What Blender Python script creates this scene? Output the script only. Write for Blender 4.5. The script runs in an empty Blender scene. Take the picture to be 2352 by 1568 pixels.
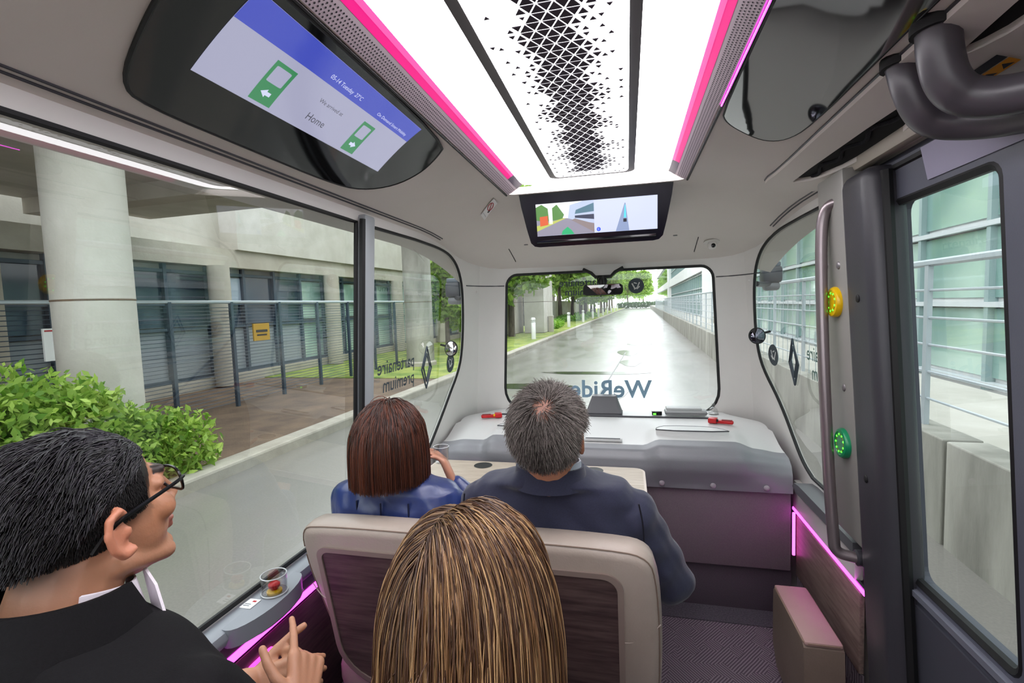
import bpy, bmesh, math, random
import numpy as np
from mathutils import Vector, Matrix, Euler
from mathutils.geometry import delaunay_2d_cdt

random.seed(7)
RNG = np.random.default_rng(7)
scene = bpy.context.scene
COL = scene.collection

# ------------------------------------------------------------------ camera, sky, exposure
cam_data = bpy.data.cameras.new('camera')
cam = bpy.data.objects.new('camera', cam_data)
COL.objects.link(cam)
cam_data.sensor_width = 36.0
cam_data.lens = 17.0
cam_data.clip_start = 0.05
cam_data.clip_end = 500


def cam_matrix(loc, yaw, pitch, roll):
    cy, sy = math.cos(yaw), math.sin(yaw)
    r, f, u = Vector((cy, sy, 0)), Vector((-sy, cy, 0)), Vector((0, 0, 1))
    f2 = f * math.cos(pitch) - u * math.sin(pitch)
    u2 = u * math.cos(pitch) + f * math.sin(pitch)
    r2 = r * math.cos(roll) + u2 * math.sin(roll)
    u3 = u2 * math.cos(roll) - r * math.sin(roll)
    m = Matrix((r2, u3, -f2)).transposed().to_4x4()
    m.translation = Vector(loc)
    return m


cam.matrix_world = cam_matrix((0.13, 0.0, 1.45), math.radians(13.505), math.radians(3.593), math.radians(-1.776))
scene.camera = cam

world = bpy.data.worlds.new('overcast_sky')
scene.world = world
world.use_nodes = True
wn = world.node_tree
bg = wn.nodes['Background']
bg.inputs['Color'].default_value = (0.93, 0.965, 1.0, 1)
bg.inputs['Strength'].default_value = 1.9
scene.view_settings.view_transform = 'Standard'
scene.view_settings.look = 'None'
scene.view_settings.exposure = 0.95
scene.view_settings.gamma = 1.0
scene.view_settings.use_curve_mapping = False
cyc = scene.cycles
cyc.use_denoising = True
cyc.use_adaptive_sampling = True
cyc.adaptive_threshold = .08
cyc.adaptive_min_samples = 16
cyc.use_light_tree = False
cyc.max_bounces = 6
cyc.diffuse_bounces = 3
cyc.glossy_bounces = 3
cyc.transmission_bounces = 4
cyc.transparent_max_bounces = 8
cyc.caustics_reflective = False
cyc.caustics_refractive = False
cyc.sample_clamp_indirect = 4.0

# ------------------------------------------------------------------ materials


def lin(h):
    if isinstance(h, str):
        h = h.lstrip('#')
        c = [int(h[i:i + 2], 16) / 255 for i in (0, 2, 4)]
    else:
        c = list(h)
    return tuple(x / 12.92 if x <= .04045 else ((x + .055) / 1.055) ** 2.4 for x in c)


MATS = {}


def M(name, col='#808080', rough=.5, metal=0., spec=.5, noise=None, bump=None, emit=None, coat=0., stretch=None, attr=None, sheen=0.):
    """procedural principled material. noise=(scale, second colour, detail), bump=(scale, strength)"""
    if name in MATS:
        return MATS[name]
    m = bpy.data.materials.new(name)
    m.use_nodes = True
    nt = m.node_tree
    b = nt.nodes['Principled BSDF']
    c = lin(col) + (1,)
    b.inputs['Base Color'].default_value = c
    b.inputs['Roughness'].default_value = rough
    b.inputs['Metallic'].default_value = metal
    b.inputs['Specular IOR Level'].default_value = spec
    b.inputs['Coat Weight'].default_value = coat
    b.inputs['Sheen Weight'].default_value = sheen
    tc = nt.nodes.new('ShaderNodeTexCoord')
    mp = nt.nodes.new('ShaderNodeMapping')
    nt.links.new(tc.outputs['Object'], mp.inputs['Vector'])
    if stretch:
        mp.inputs['Scale'].default_value = stretch
    base = None
    if attr:
        a = nt.nodes.new('ShaderNodeAttribute')
        a.attribute_name = attr
        base = a.outputs['Color']
    if noise:
        n = nt.nodes.new('ShaderNodeTexNoise')
        n.inputs['Scale'].default_value = noise[0]
        n.inputs['Detail'].default_value = noise[2] if len(noise) > 2 else 4
        n.inputs['Roughness'].default_value = .6
        nt.links.new(mp.outputs['Vector'], n.inputs['Vector'])
        rp = nt.nodes.new('ShaderNodeValToRGB')
        rp.color_ramp.elements[0].position = .35
        rp.color_ramp.elements[1].position = .65
        rp.color_ramp.elements[0].color = c
        rp.color_ramp.elements[1].color = lin(noise[1]) + (1,)
        nt.links.new(n.outputs['Fac'], rp.inputs['Fac'])
        if base is not None:
            mx = nt.nodes.new('ShaderNodeMix')
            mx.data_type = 'RGBA'
            mx.blend_type = 'MULTIPLY'
            mx.inputs['Factor'].default_value = 1
            nt.links.new(base, mx.inputs['A'])
            nt.links.new(rp.outputs['Color'], mx.inputs['B'])
            base = mx.outputs['Result']
        else:
            base = rp.outputs['Color']
    if base is not None:
        nt.links.new(base, b.inputs['Base Color'])
    if bump:
        n2 = nt.nodes.new('ShaderNodeTexNoise')
        n2.inputs['Scale'].default_value = bump[0]
        n2.inputs['Detail'].default_value = 3
        nt.links.new(mp.outputs['Vector'], n2.inputs['Vector'])
        bp = nt.nodes.new('ShaderNodeBump')
        bp.inputs['Strength'].default_value = bump[1]
        bp.inputs['Distance'].default_value = .01
        nt.links.new(n2.outputs['Fac'], bp.inputs['Height'])
        nt.links.new(bp.outputs['Normal'], b.inputs['Normal'])
    if emit:
        b.inputs['Emission Color'].default_value = lin(emit[0]) + (1,)
        b.inputs['Emission Strength'].default_value = emit[1]
    MATS[name] = m
    return m


def glass(name, tint=(.95, .97, .96), ior=1.45, gain=1.0, rough=0.0):
    m = bpy.data.materials.new(name)
    m.use_nodes = True
    nt = m.node_tree
    for n in list(nt.nodes):
        nt.nodes.remove(n)
    out = nt.nodes.new('ShaderNodeOutputMaterial')
    t = nt.nodes.new('ShaderNodeBsdfTransparent')
    t.inputs['Color'].default_value = tint + (1,)
    g = nt.nodes.new('ShaderNodeBsdfGlossy')
    g.inputs['Roughness'].default_value = rough
    lw_ = nt.nodes.new('ShaderNodeLayerWeight')
    lw_.inputs['Blend'].default_value = .5
    pw = nt.nodes.new('ShaderNodeMath')
    pw.operation = 'POWER'
    pw.inputs[1].default_value = 5
    nt.links.new(lw_.outputs['Facing'], pw.inputs[0])
    f0 = ((ior - 1) / (ior + 1)) ** 2 * 2
    mu = nt.nodes.new('ShaderNodeMath')
    mu.operation = 'MULTIPLY_ADD'
    mu.inputs[1].default_value = (1 - f0) * gain
    mu.inputs[2].default_value = f0 * gain
    mu.use_clamp = True
    nt.links.new(pw.outputs[0], mu.inputs[0])
    mx = nt.nodes.new('ShaderNodeMixShader')
    nt.links.new(mu.outputs[0], mx.inputs['Fac'])
    nt.links.new(t.outputs[0], mx.inputs[1])
    nt.links.new(g.outputs[0], mx.inputs[2])
    nt.links.new(mx.outputs[0], out.inputs['Surface'])
    MATS[name] = m
    return m


def flat(name, col, strength=1.0):
    """self-lit screen colour"""
    if name in MATS:
        return MATS[name]
    m = bpy.data.materials.new(name)
    m.use_nodes = True
    b = m.node_tree.nodes['Principled BSDF']
    b.inputs['Base Color'].default_value = (0.01, 0.01, 0.01, 1)
    b.inputs['Roughness'].default_value = .12
    b.inputs['Emission Color'].default_value = lin(col) + (1,)
    b.inputs['Emission Strength'].default_value = strength
    m.cycles.emission_sampling = 'NONE'
    MATS[name] = m
    return m


def wood(name, c1, c2, axis_scale, rough=.45):
    m = M(name, c1, rough, noise=(6, c2, 8), stretch=axis_scale)
    return m


white_plastic = M('white_plastic', '#e2dfdb', .5, noise=(2.5, '#e6e3df'), bump=(60, .03))
roof_plastic = M('roof_plastic', '#ded7d0', .55, noise=(2, '#e2dbd5'), bump=(90, .03))
grey_plastic = M('grey_plastic', '#8d8c90', .38, bump=(250, .04))
mid_grey = M('mid_grey_plastic', '#77767a', .45, bump=(200, .05))
dark_grey = M('dark_grey_plastic', '#3b3a40', .4, bump=(200, .04))
black_rubber = M('black_rubber', '#0b0c0e', .6)
black_gloss = M('black_gloss', '#07070a', .07, spec=.35)
light_metal = M('brushed_metal', '#8e8a8c', .38, metal=.6)
panel_purple = M('grained_panel', '#77696f', .62, noise=(320, '#6b5d65', 2), bump=(420, .25))
kick_mat = M('kick_vinyl', '#4d444c', .6, noise=(200, '#564c55', 2))
leather = M('taupe_leather', '#a2958a', .42, noise=(5, '#aa9d93', 4), bump=(180, .08))
leather_dark = M('brown_leather', '#75655a', .5, noise=(5, '#7d6d62', 4), bump=(180, .08))
wood_light = wood('light_wood', '#a89885', '#c3b6a6', (1.2, 22, 22))
wood_edge = M('pale_edge_band', '#cbbcae', .4)
wood_seat = wood('dark_seat_wood', '#3a2b2c', '#5f4d4a', (1.2, 14, 14))
wood_wall = wood('wall_wood', '#6f5a55', '#8f7a72', (14, 1.4, 14))
wood_wall_dark = wood('wall_wood_dark', '#4b3a3b', '#6a5554', (14, 1.6, 14))
taupe_trim = M('taupe_trim', '#8a7c78', .5)
slate_door = M('slate_door_paint', '#50525e', .45, noise=(3, '#565864'), bump=(300, .04))
post_grey = M('post_grey', '#8d8b86', .4, noise=(2, '#93918c'))
lamp_white = M('lamp_diffuser', '#f4f4f2', .5, emit=('#fdfbff', 5.5))
plate_white = M('lamp_plate', '#f0f0ee', .5, emit=('#fbfbff', .95))
pink_led = M('pink_led', '#e85ad0', .4, emit=('#ff38f3', 4.0))
magenta_led = M('magenta_led', '#6a0846', .4, emit=('#ff0088', .42))
magenta_soft = M('magenta_soft', '#a03070', .4, emit=('#ff5ca8', .40))
hole_dark = M('hole_dark', '#141018', .9)
red_plastic = M('red_plastic', '#c1131a', .35)
yellow_plastic = M('yellow_plastic', '#e6b800', .3)
green_plastic = M('green_plastic', '#0f8d5c', .3)
green_glow = M('green_glow', '#54e83c', .3, emit=('#59ff3a', 1.2))
clear_plastic = glass('clear_plastic', (.93, .93, .93), 1.5, 1.4)
side_glass = glass('side_glass', (.86, .90, .885), 1.5, 1.15)
windscreen_glass = glass('windscreen_glass', (.95, .975, .965), 1.45, .9)
mirror_mat = M('mirror', '#e0e0e0', .01, metal=1.0)
decal_dark = M('decal_dark', '#3c474f', .6)
decal_blue = M('decal_slate_blue', '#7f9db2', .6)
decal_white = M('decal_white', '#d8dad8', .6)
paper = M('paper_label', '#fafafa', .5)
ink_red = M('ink_red', '#b4232b', .6)
ink_black = M('ink_black', '#17181c', .6)
ink_orange = M('ink_orange', '#e2951b', .6)


def carpet_mat():
    m = bpy.data.materials.new('herringbone_carpet')
    m.use_nodes = True
    nt = m.node_tree
    b = nt.nodes['Principled BSDF']
    b.inputs['Roughness'].default_value = .95
    b.inputs['Specular IOR Level'].default_value = .1
    tc = nt.nodes.new('ShaderNodeTexCoord')
    cols = []
    for ang in (38, -38):
        mp = nt.nodes.new('ShaderNodeMapping')
        mp.inputs['Rotation'].default_value = (0, 0, math.radians(ang))
        nt.links.new(tc.outputs['Object'], mp.inputs['Vector'])
        w = nt.nodes.new('ShaderNodeTexWave')
        w.inputs['Scale'].default_value = 30
        w.inputs['Distortion'].default_value = .6
        w.inputs['Detail'].default_value = 1
        nt.links.new(mp.outputs['Vector'], w.inputs['Vector'])
        cols.append(w.outputs['Fac'])
    v = nt.nodes.new('ShaderNodeTexVoronoi')
    v.inputs['Scale'].default_value = 16
    nt.links.new(tc.outputs['Object'], v.inputs['Vector'])
    sep = nt.nodes.new('ShaderNodeSeparateColor')
    nt.links.new(v.outputs['Color'], sep.inputs[0])
    gt = nt.nodes.new('ShaderNodeMath')
    gt.operation = 'GREATER_THAN'
    gt.inputs[1].default_value = .5
    nt.links.new(sep.outputs[0], gt.inputs[0])
    mx = nt.nodes.new('ShaderNodeMix')
    nt.links.new(gt.outputs[0], mx.inputs['Factor'])
    nt.links.new(cols[0], mx.inputs['A'])
    nt.links.new(cols[1], mx.inputs['B'])
    rp = nt.nodes.new('ShaderNodeValToRGB')
    rp.color_ramp.elements[0].color = lin('#554b54') + (1,)
    rp.color_ramp.elements[1].color = lin('#80757d') + (1,)
    rp.color_ramp.elements[0].position = .35
    rp.color_ramp.elements[1].position = .7
    nt.links.new(mx.outputs['Result'], rp.inputs['Fac'])
    nt.links.new(rp.outputs['Color'], b.inputs['Base Color'])
    bp = nt.nodes.new('ShaderNodeBump')
    bp.inputs['Strength'].default_value = .4
    bp.inputs['Distance'].default_value = .004
    nt.links.new(mx.outputs['Result'], bp.inputs['Height'])
    nt.links.new(bp.outputs['Normal'], b.inputs['Normal'])
    return m


carpet = carpet_mat()

# ------------------------------------------------------------------ mesh helpers


class MB:
    def __init__(self):
        self.v, self.f, self.m = [], [], []

    def add(self, vs, fs, mi=0):
        o = len(self.v)
        self.v.extend([tuple(p) for p in vs])
        for f in fs:
            self.f.append(tuple(i + o for i in f))
            self.m.append(mi)
        return self

    def box(self, c, s, mi=0, rot=None, bev=0., seg=2):
        bm = bmesh.new()
        bmesh.ops.create_cube(bm, size=1)
        for v in bm.verts:
            v.co = Vector((v.co.x * s[0], v.co.y * s[1], v.co.z * s[2]))
        if bev > 0:
            bmesh.ops.bevel(bm, geom=list(bm.edges), offset=min(bev, min(s) * .49), segments=seg, profile=.5, affect='EDGES')
        R = Euler(rot).to_matrix() if rot is not None else Matrix.Identity(3)
        bm.verts.ensure_lookup_table()
        bm.verts.index_update()
        vs = [R @ v.co + Vector(c) for v in bm.verts]
        fs = [[v.index for v in f.verts] for f in bm.faces]
        bm.free()
        return self.add(vs, fs, mi)

    def prism(self, poly, d0, d1, mp, mi=0, mi_side=None):
        """poly: 2D outline, mp(a,b,d)->xyz"""
        n = len(poly)
        vs = [mp(a, b, d0) for a, b in poly] + [mp(a, b, d1) for a, b in poly]
        fs = [tuple(range(n))[::-1], tuple(range(n, 2 * n))]
        self.add(vs, fs, mi)
        sides = [(i, (i + 1) % n, n + (i + 1) % n, n + i) for i in range(n)]
        return self.add(vs, sides, mi if mi_side is None else mi_side)

    def tube(self, path, r, n=8, mi=0, closed=False, flat=None):
        P = [Vector(p) for p in path]
        k = len(P)
        rs = r if hasattr(r, '__len__') else [r] * k
        tang = []
        for i in range(k):
            a = P[i - 1] if (i > 0 or closed) else P[i]
            b = P[(i + 1) % k] if (i < k - 1 or closed) else P[i]
            t = (b - a)
            tang.append(t.normalized() if t.length > 1e-9 else Vector((0, 0, 1)))
        ref = Vector((0, 0, 1)) if abs(tang[0].z) < .9 else Vector((1, 0, 0))
        nrm = (ref - tang[0] * ref.dot(tang[0])).normalized()
        vs = []
        for i in range(k):
            nrm = (nrm - tang[i] * nrm.dot(tang[i]))
            nrm = nrm.normalized() if nrm.length > 1e-6 else tang[i].orthogonal().normalized()
            bn = tang[i].cross(nrm)
            for j in range(n):
                a = 2 * math.pi * j / n
                fb = flat if flat else 1
                vs.append(P[i] + (nrm * math.cos(a) + bn * math.sin(a) * fb) * rs[i])
        fs = []
        m = k if closed else k - 1
        for i in range(m):
            i2 = (i + 1) % k
            for j in range(n):
                j2 = (j + 1) % n
                fs.append((i * n + j, i * n + j2, i2 * n + j2, i2 * n + j))
        if not closed:
            fs.append(tuple(range(n))[::-1])
            fs.append(tuple((k - 1) * n + j for j in range(n)))
        return self.add(vs, fs, mi)

    def lathe(self, prof, c=(0, 0, 0), rot=None, n=20, mi=0):
        R = Euler(rot).to_matrix() if rot is not None else Matrix.Identity(3)
        vs = []
        for r, z in prof:
            for j in range(n):
                a = 2 * math.pi * j / n
                vs.append(R @ Vector((r * math.cos(a), r * math.sin(a), z)) + Vector(c))
        fs = []
        for i in range(len(prof) - 1):
            for j in range(n):
                j2 = (j + 1) % n
                fs.append((i * n + j, i * n + j2, (i + 1) * n + j2, (i + 1) * n + j))
        if prof[0][0] > 1e-6:
            fs.append(tuple(range(n))[::-1])
        if prof[-1][0] > 1e-6:
            fs.append(tuple((len(prof) - 1) * n + j for j in range(n)))
        return self.add(vs, fs, mi)

    def ell(self, c, r, rot=None, nu=16, nv=10, mi=0):
        R = Euler(rot).to_matrix() if rot is not None else Matrix.Identity(3)
        if not hasattr(r, '__len__'):
            r = (r, r, r)
        vs = [R @ Vector((0, 0, -r[2])) + Vector(c)]
        for i in range(1, nv):
            ph = math.pi * i / nv - math.pi / 2
            for j in range(nu):
                a = 2 * math.pi * j / nu
                vs.append(R @ Vector((r[0] * math.cos(ph) * math.cos(a), r[1] * math.cos(ph) * math.sin(a), r[2] * math.sin(ph))) + Vector(c))
        vs.append(R @ Vector((0, 0, r[2])) + Vector(c))
        fs = []
        for j in range(nu):
            fs.append((0, 1 + (j + 1) % nu, 1 + j))
        for i in range(nv - 2):
            for j in range(nu):
                a, b = 1 + i * nu + j, 1 + i * nu + (j + 1) % nu
                fs.append((a, b, b + nu, a + nu))
        last = len(vs) - 1
        for j in range(nu):
            fs.append((1 + (nv - 2) * nu + j, 1 + (nv - 2) * nu + (j + 1) % nu, last))
        return self.add(vs, fs, mi)

    def cap(self, p0, p1, r0, r1=None, n=12, mi=0):
        """tapered capsule"""
        r1 = r0 if r1 is None else r1
        p0, p1 = Vector(p0), Vector(p1)
        t = (p1 - p0)
        L = t.length
        t = t.normalized() if L > 1e-9 else Vector((0, 0, 1))
        path, rs = [], []
        for a in (-80, -50, -25):
            path.append(p0 + t * r0 * math.sin(math.radians(a)))
            rs.append(r0 * math.cos(math.radians(a)))
        path.append(p0); rs.append(r0)
        path.append(p1); rs.append(r1)
        for a in (25, 50, 80):
            path.append(p1 + t * r1 * math.sin(math.radians(a)))
            rs.append(r1 * math.cos(math.radians(a)))
        return self.tube(path, rs, n, mi)

    def grid(self, fn, nu, nv, mi=0, flip=False):
        vs = [fn(i / nu, j / nv) for i in range(nu + 1) for j in range(nv + 1)]
        fs = []
        for i in range(nu):
            for j in range(nv):
                a = i * (nv + 1) + j
                q = (a, a + 1, a + nv + 2, a + nv + 1)
                fs.append(q[::-1] if flip else q)
        return self.add(vs, fs, mi)

    def loft(self, secs, mi=0):
        """secs: list of equal-length rings (closed), capped"""
        n = len(secs[0])
        vs = [p for s in secs for p in s]
        fs = []
        for i in range(len(secs) - 1):
            for j in range(n):
                j2 = (j + 1) % n
                fs.append((i * n + j, i * n + j2, (i + 1) * n + j2, (i + 1) * n + j))
        fs.append(tuple(range(n))[::-1])
        fs.append(tuple((len(secs) - 1) * n + j for j in range(n)))
        return self.add(vs, fs, mi)


def to_mesh(name, mb, mats, smooth=True, angle=40):
    me = bpy.data.meshes.new(name)
    me.from_pydata(mb.v, [], mb.f)
    if not isinstance(mats, (list, tuple)):
        mats = [mats]
    for m in mats:
        me.materials.append(m)
    me.polygons.foreach_set('material_index', mb.m)
    bm = bmesh.new()
    bm.from_mesh(me)
    bmesh.ops.recalc_face_normals(bm, faces=bm.faces)
    bm.to_mesh(me)
    bm.free()
    if smooth:
        me.polygons.foreach_set('use_smooth', [True] * len(me.polygons))
        me.set_sharp_from_angle(angle=math.radians(angle))
    me.update()
    return me


def link(name, data, parent=None, mw=None):
    o = bpy.data.objects.new(name, data)
    COL.objects.link(o)
    if parent is not None:
        o.parent = parent
    if mw is not None:
        o.matrix_world = mw
    return o


def obj(name, mb, mats, parent=None, smooth=True, angle=40, mw=None):
    return link(name, to_mesh(name, mb, mats, smooth, angle), parent, mw)


def tag(o, label, cat, group=None):
    o['label'] = label
    o['category'] = cat
    if group:
        o['group'] = group
    return o


def thing(name, label, cat, loc=(0, 0, 0), group=None, mw=None):
    o = bpy.data.objects.new(name, None)
    o.empty_display_size = .05
    COL.objects.link(o)
    if mw is not None:
        o.matrix_world = mw
    else:
        o.location = loc
    return tag(o, label, cat, group)


def part(name, mb, mats, parent, smooth=True, angle=40):
    """a part given in world coordinates, under an Empty that stands somewhere"""
    root = parent
    while root.parent is not None:
        root = root.parent
    L = root.location
    mb.v = [(v[0] - L[0], v[1] - L[1], v[2] - L[2]) for v in mb.v]
    return obj(name, mb, mats, parent, smooth, angle)


def part_text(name, body, size, mp, mat, parent, **k):
    root = parent
    while root.parent is not None:
        root = root.parent
    L = root.location
    return text_obj(name, body, size, lambda a, b: tuple(p - q for p, q in zip(mp(a, b), L)), mat, parent, **k)


def struct(o, label=None):
    o['kind'] = 'structure'
    if label:
        o['label'] = label
    return o


def rrect(x0, x1, y0, y1, r, n=5):
    if not hasattr(r, '__len__'):
        r = [r] * 4
    pts = []
    for (cx, cy, a0, rr) in ((x1 - r[0], y1 - r[0], 0, r[0]), (x0 + r[1], y1 - r[1], 90, r[1]), (x0 + r[2], y0 + r[2], 180, r[2]), (x1 - r[3], y0 + r[3], 270, r[3])):
        for i in range(n + 1):
            a = math.radians(a0 + 90 * i / n)
            pts.append((cx + rr * math.cos(a), cy + rr * math.sin(a)))
    return pts


def smooth_poly(pts, it=2):
    for _ in range(it):
        q = []
        n = len(pts)
        for i in range(n):
            a, b = pts[i], pts[(i + 1) % n]
            q.append((a[0] * .75 + b[0] * .25, a[1] * .75 + b[1] * .25))
            q.append((a[0] * .25 + b[0] * .75, a[1] * .25 + b[1] * .75))
        pts = q
    return pts


def smooth_path(pts, it=2):
    pts = [Vector(p) for p in pts]
    for _ in range(it):
        q = [pts[0]]
        for i in range(len(pts) - 1):
            a, b = pts[i], pts[i + 1]
            q += [a * .75 + b * .25, a * .25 + b * .75]
        q.append(pts[-1])
        pts = q
    return pts


def subdiv_poly(poly, step):
    out = []
    n = len(poly)
    for i in range(n):
        a, b = poly[i], poly[(i + 1) % n]
        k = max(1, int(math.dist(a, b) / step))
        for j in range(k):
            out.append((a[0] + (b[0] - a[0]) * j / k, a[1] + (b[1] - a[1]) * j / k))
    return out


def inside(poly, x, y):
    r = False
    n = len(poly)
    j = n - 1
    for i in range(n):
        xi, yi = poly[i]
        xj, yj = poly[j]
        if (yi > y) != (yj > y) and x < (xj - xi) * (y - yi) / (yj - yi) + xi:
            r = not r
        j = i
    return r


def sheet(outer, holes, mp, step=.08, thick=.03, mb=None, mi=0, rim_step=None):
    """flat outline with holes, refined on a grid and mapped by mp(a,b,d) to a curved sheet of a thickness"""
    mb = mb or MB()
    outer = subdiv_poly(outer, step)
    holes = [subdiv_poly(h, rim_step or step) for h in holes]
    pts, edges = [], []
    loops = []
    for poly in [outer] + holes:
        o = len(pts)
        n = len(poly)
        pts += poly
        edges += [(o + i, o + (i + 1) % n) for i in range(n)]
        loops.append((o, n))
    xs = [p[0] for p in outer]
    ys = [p[1] for p in outer]
    nx = max(1, int((max(xs) - min(xs)) / step))
    ny = max(1, int((max(ys) - min(ys)) / step))
    for i in range(1, nx):
        for j in range(1, ny):
            x = min(xs) + (max(xs) - min(xs)) * i / nx
            y = min(ys) + (max(ys) - min(ys)) * j / ny
            if inside(outer, x, y) and not any(inside(h, x, y) for h in holes):
                pts.append((x, y))
    res = delaunay_2d_cdt([Vector(p) for p in pts], edges, [], 0, 1e-6)
    V, F = res[0], res[2]
    keep = []
    for f in F:
        cx = sum(V[i].x for i in f) / len(f)
        cy = sum(V[i].y for i in f) / len(f)
        if inside(outer, cx, cy) and not any(inside(h, cx, cy) for h in holes):
            keep.append(tuple(f))
    vs0 = [mp(v.x, v.y, 0) for v in V]
    mb.add(vs0, keep, mi)
    if thick:
        vs1 = [mp(v.x, v.y, thick) for v in V]
        mb.add(vs1, [k[::-1] for k in keep], mi)
        for poly in [outer] + holes:
            n = len(poly)
            vs = [mp(a, b, 0) for a, b in poly] + [mp(a, b, thick) for a, b in poly]
            mb.add(vs, [(i, (i + 1) % n, n + (i + 1) % n, n + i) for i in range(n)], mi)
    return mb


def weld(me, d=1e-5):
    bm = bmesh.new()
    bm.from_mesh(me)
    bmesh.ops.remove_doubles(bm, verts=bm.verts, dist=d)
    bmesh.ops.recalc_face_normals(bm, faces=bm.faces)
    bm.to_mesh(me)
    bm.free()


def text_geo(body, size, bold=0., align='LEFT', shear=0., spacing=1.):
    cu = bpy.data.curves.new('lettering', 'FONT')
    cu.body = body
    cu.size = size
    cu.offset = bold
    cu.align_x = align
    cu.shear = shear
    cu.space_character = spacing
    cu.resolution_u = 3
    ob = bpy.data.objects.new('lettering', cu)
    COL.objects.link(ob)
    dg = bpy.context.evaluated_depsgraph_get()
    me = bpy.data.meshes.new_from_object(ob.evaluated_get(dg))
    vs = [(v.co.x, v.co.y) for v in me.vertices]
    fs = [tuple(p.vertices) for p in me.polygons]
    bpy.data.objects.remove(ob)
    bpy.data.curves.remove(cu)
    bpy.data.meshes.remove(me)
    return vs, fs


def text_obj(name, body, size, mp, mat, parent=None, bold=0., align='LEFT', shear=0., spacing=1.):
    vs, fs = text_geo(body, size, bold, align, shear, spacing)
    mb = MB()
    mb.add([mp(a, b) for a, b in vs], fs)
    me = bpy.data.meshes.new(name)
    me.from_pydata(mb.v, [], mb.f)
    me.materials.append(mat)
    return link(name, me, parent)


def quad_obj(name, pts, mat, parent=None):
    mb = MB()
    mb.add(pts, [tuple(range(len(pts)))])
    return obj(name, mb, mat, parent, smooth=False)

# ------------------------------------------------------------------ shell of the shuttle


W = .885          # half width at sill height
YF = 3.0          # front wall
YB = -1.3         # rear wall
X0 = .60          # flat part of the front
RX, RY = W - X0, .45
_arc = []
_N = 60
for i in range(_N + 1):
    a = math.pi / 2 * (1 - i / _N)
    c, s = math.cos(a), math.sin(a)
    _arc.append((X0 + RX * c ** (2 / 2.3), YF - RY + RY * s ** (2 / 2.3)))
_cum = [0]
for i in range(_N):
    _cum.append(_cum[-1] + math.dist(_arc[i], _arc[i + 1]))
LARC = _cum[-1]
SY = X0 + LARC    # |S| where the straight side begins


def plan(S):
    a = abs(S)
    sg = 1 if S >= 0 else -1
    if a <= X0:
        return S, YF, 0., 1.
    if a >= SY:
        return sg * W, YF - RY - (a - SY), sg * 1., 0.
    d = a - X0
    for i in range(_N):
        if _cum[i + 1] >= d:
            t = (d - _cum[i]) / (_cum[i + 1] - _cum[i])
            p, q = _arc[i], _arc[i + 1]
            tx, ty = q[0] - p[0], q[1] - p[1]
            L = math.hypot(tx, ty)
            return sg * (p[0] + tx * t), p[1] + ty * t, sg * (-ty / L), tx / L
    return sg * W, YF - RY, sg * 1., 0.


def wallmap(S, z, d=0.):
    x, y, nx, ny = plan(S)
    x += nx * d
    y += ny * d
    x -= (1 if x > 0 else -1) * .06 * (z - .7) * min(1, abs(x) / W)
    return (x, y, z)


def sl(y):      # left wall: developed y -> S
    return -(SY + (YF - RY - y))


def sr(y):
    return SY + (YF - RY - y)


def roof_z(x, y):
    u = max(0., (abs(x) - .36) / .46)
    v = max(0., (y - 2.05) / .93)
    t = (u ** 2.6 + v ** 2.6) ** (1 / 2.6)
    w = (.118 * u * u + .225 * v * v) / (u * u + v * v + 1e-9)
    return 1.948 - w * t ** 1.6


floor_o = struct(obj('floor', MB().box((0, .85, -.02), (1.80, 4.4, .04)), carpet), 'grey herringbone carpet of the shuttle floor')

# window outlines in developed (y, z)
quarter_front = [(2.10, 1.795), (2.45, 1.79), (2.62, 1.755), (2.71, 1.67), (2.745, 1.52), (2.75, 1.25), (2.71, 1.10), (2.58, .97), (2.42, .84), (2.28, .735), (2.16, .70)]

quarter_front = [(p.x, p.y) for p in smooth_path([(a_, b_, 0) for a_, b_ in quarter_front], 2)]


def qf(shift):
    return [(y + shift, z) for y, z in quarter_front]


left_hole = [(sl(y), z) for y, z in [(-1.0, 1.795)] + qf(0) + [(-1.0, .70)]]
right_q = [(1.72, 1.795)] + qf(.10) + [(1.72, .70)]
right_q_hole = [(sr(y), z) for y, z in right_q]
door_hole = [(sr(y), z) for y, z in ((.40, .02), (.40, 1.79), (1.60, 1.79), (1.60, .02))]
WS = smooth_poly([(-.655, .80), (-.655, 1.678), (.655, 1.678), (.655, .80)], 0)
WS = rrect(-.655, .655, .80, 1.678, [.07, .07, .16, .16], 6)
SPL = X0 + .42 * LARC

wall_l = sheet([(sl(YB), 0), (-SPL, 0), (-SPL, 1.86), (sl(YB), 1.86)], [left_hole], wallmap, .10, .014, rim_step=.05)
wall_left = struct(obj('wall_left', wall_l, white_plastic, angle=35), 'white moulded left side wall with large window opening')
wall_r = sheet([(SPL, 0), (sr(YB), 0), (sr(YB), 1.86), (SPL, 1.86)], [right_q_hole, door_hole], wallmap, .10, .014, rim_step=.05)
wall_right = struct(obj('wall_right', wall_r, white_plastic, angle=35), 'white moulded right side wall with door opening')
wall_f = sheet([(-SPL, 0), (SPL, 0), (SPL, 1.86), (-SPL, 1.86)], [WS], wallmap, .08, .014, rim_step=.05)
wall_front = struct(obj('wall_front', wall_f, white_plastic, angle=35), 'white moulded front wall around the windscreen')
# rear wall with a window
wb = sheet([(-.93, 0), (.93, 0), (.93, 1.86), (-.93, 1.86)], [rrect(-.65, .65, .95, 1.65, .1)], lambda a, b, d: (a, YB - d, b), .2, .05)
wall_back = struct(obj('wall_back', wb, white_plastic), 'white rear wall with window')

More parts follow.
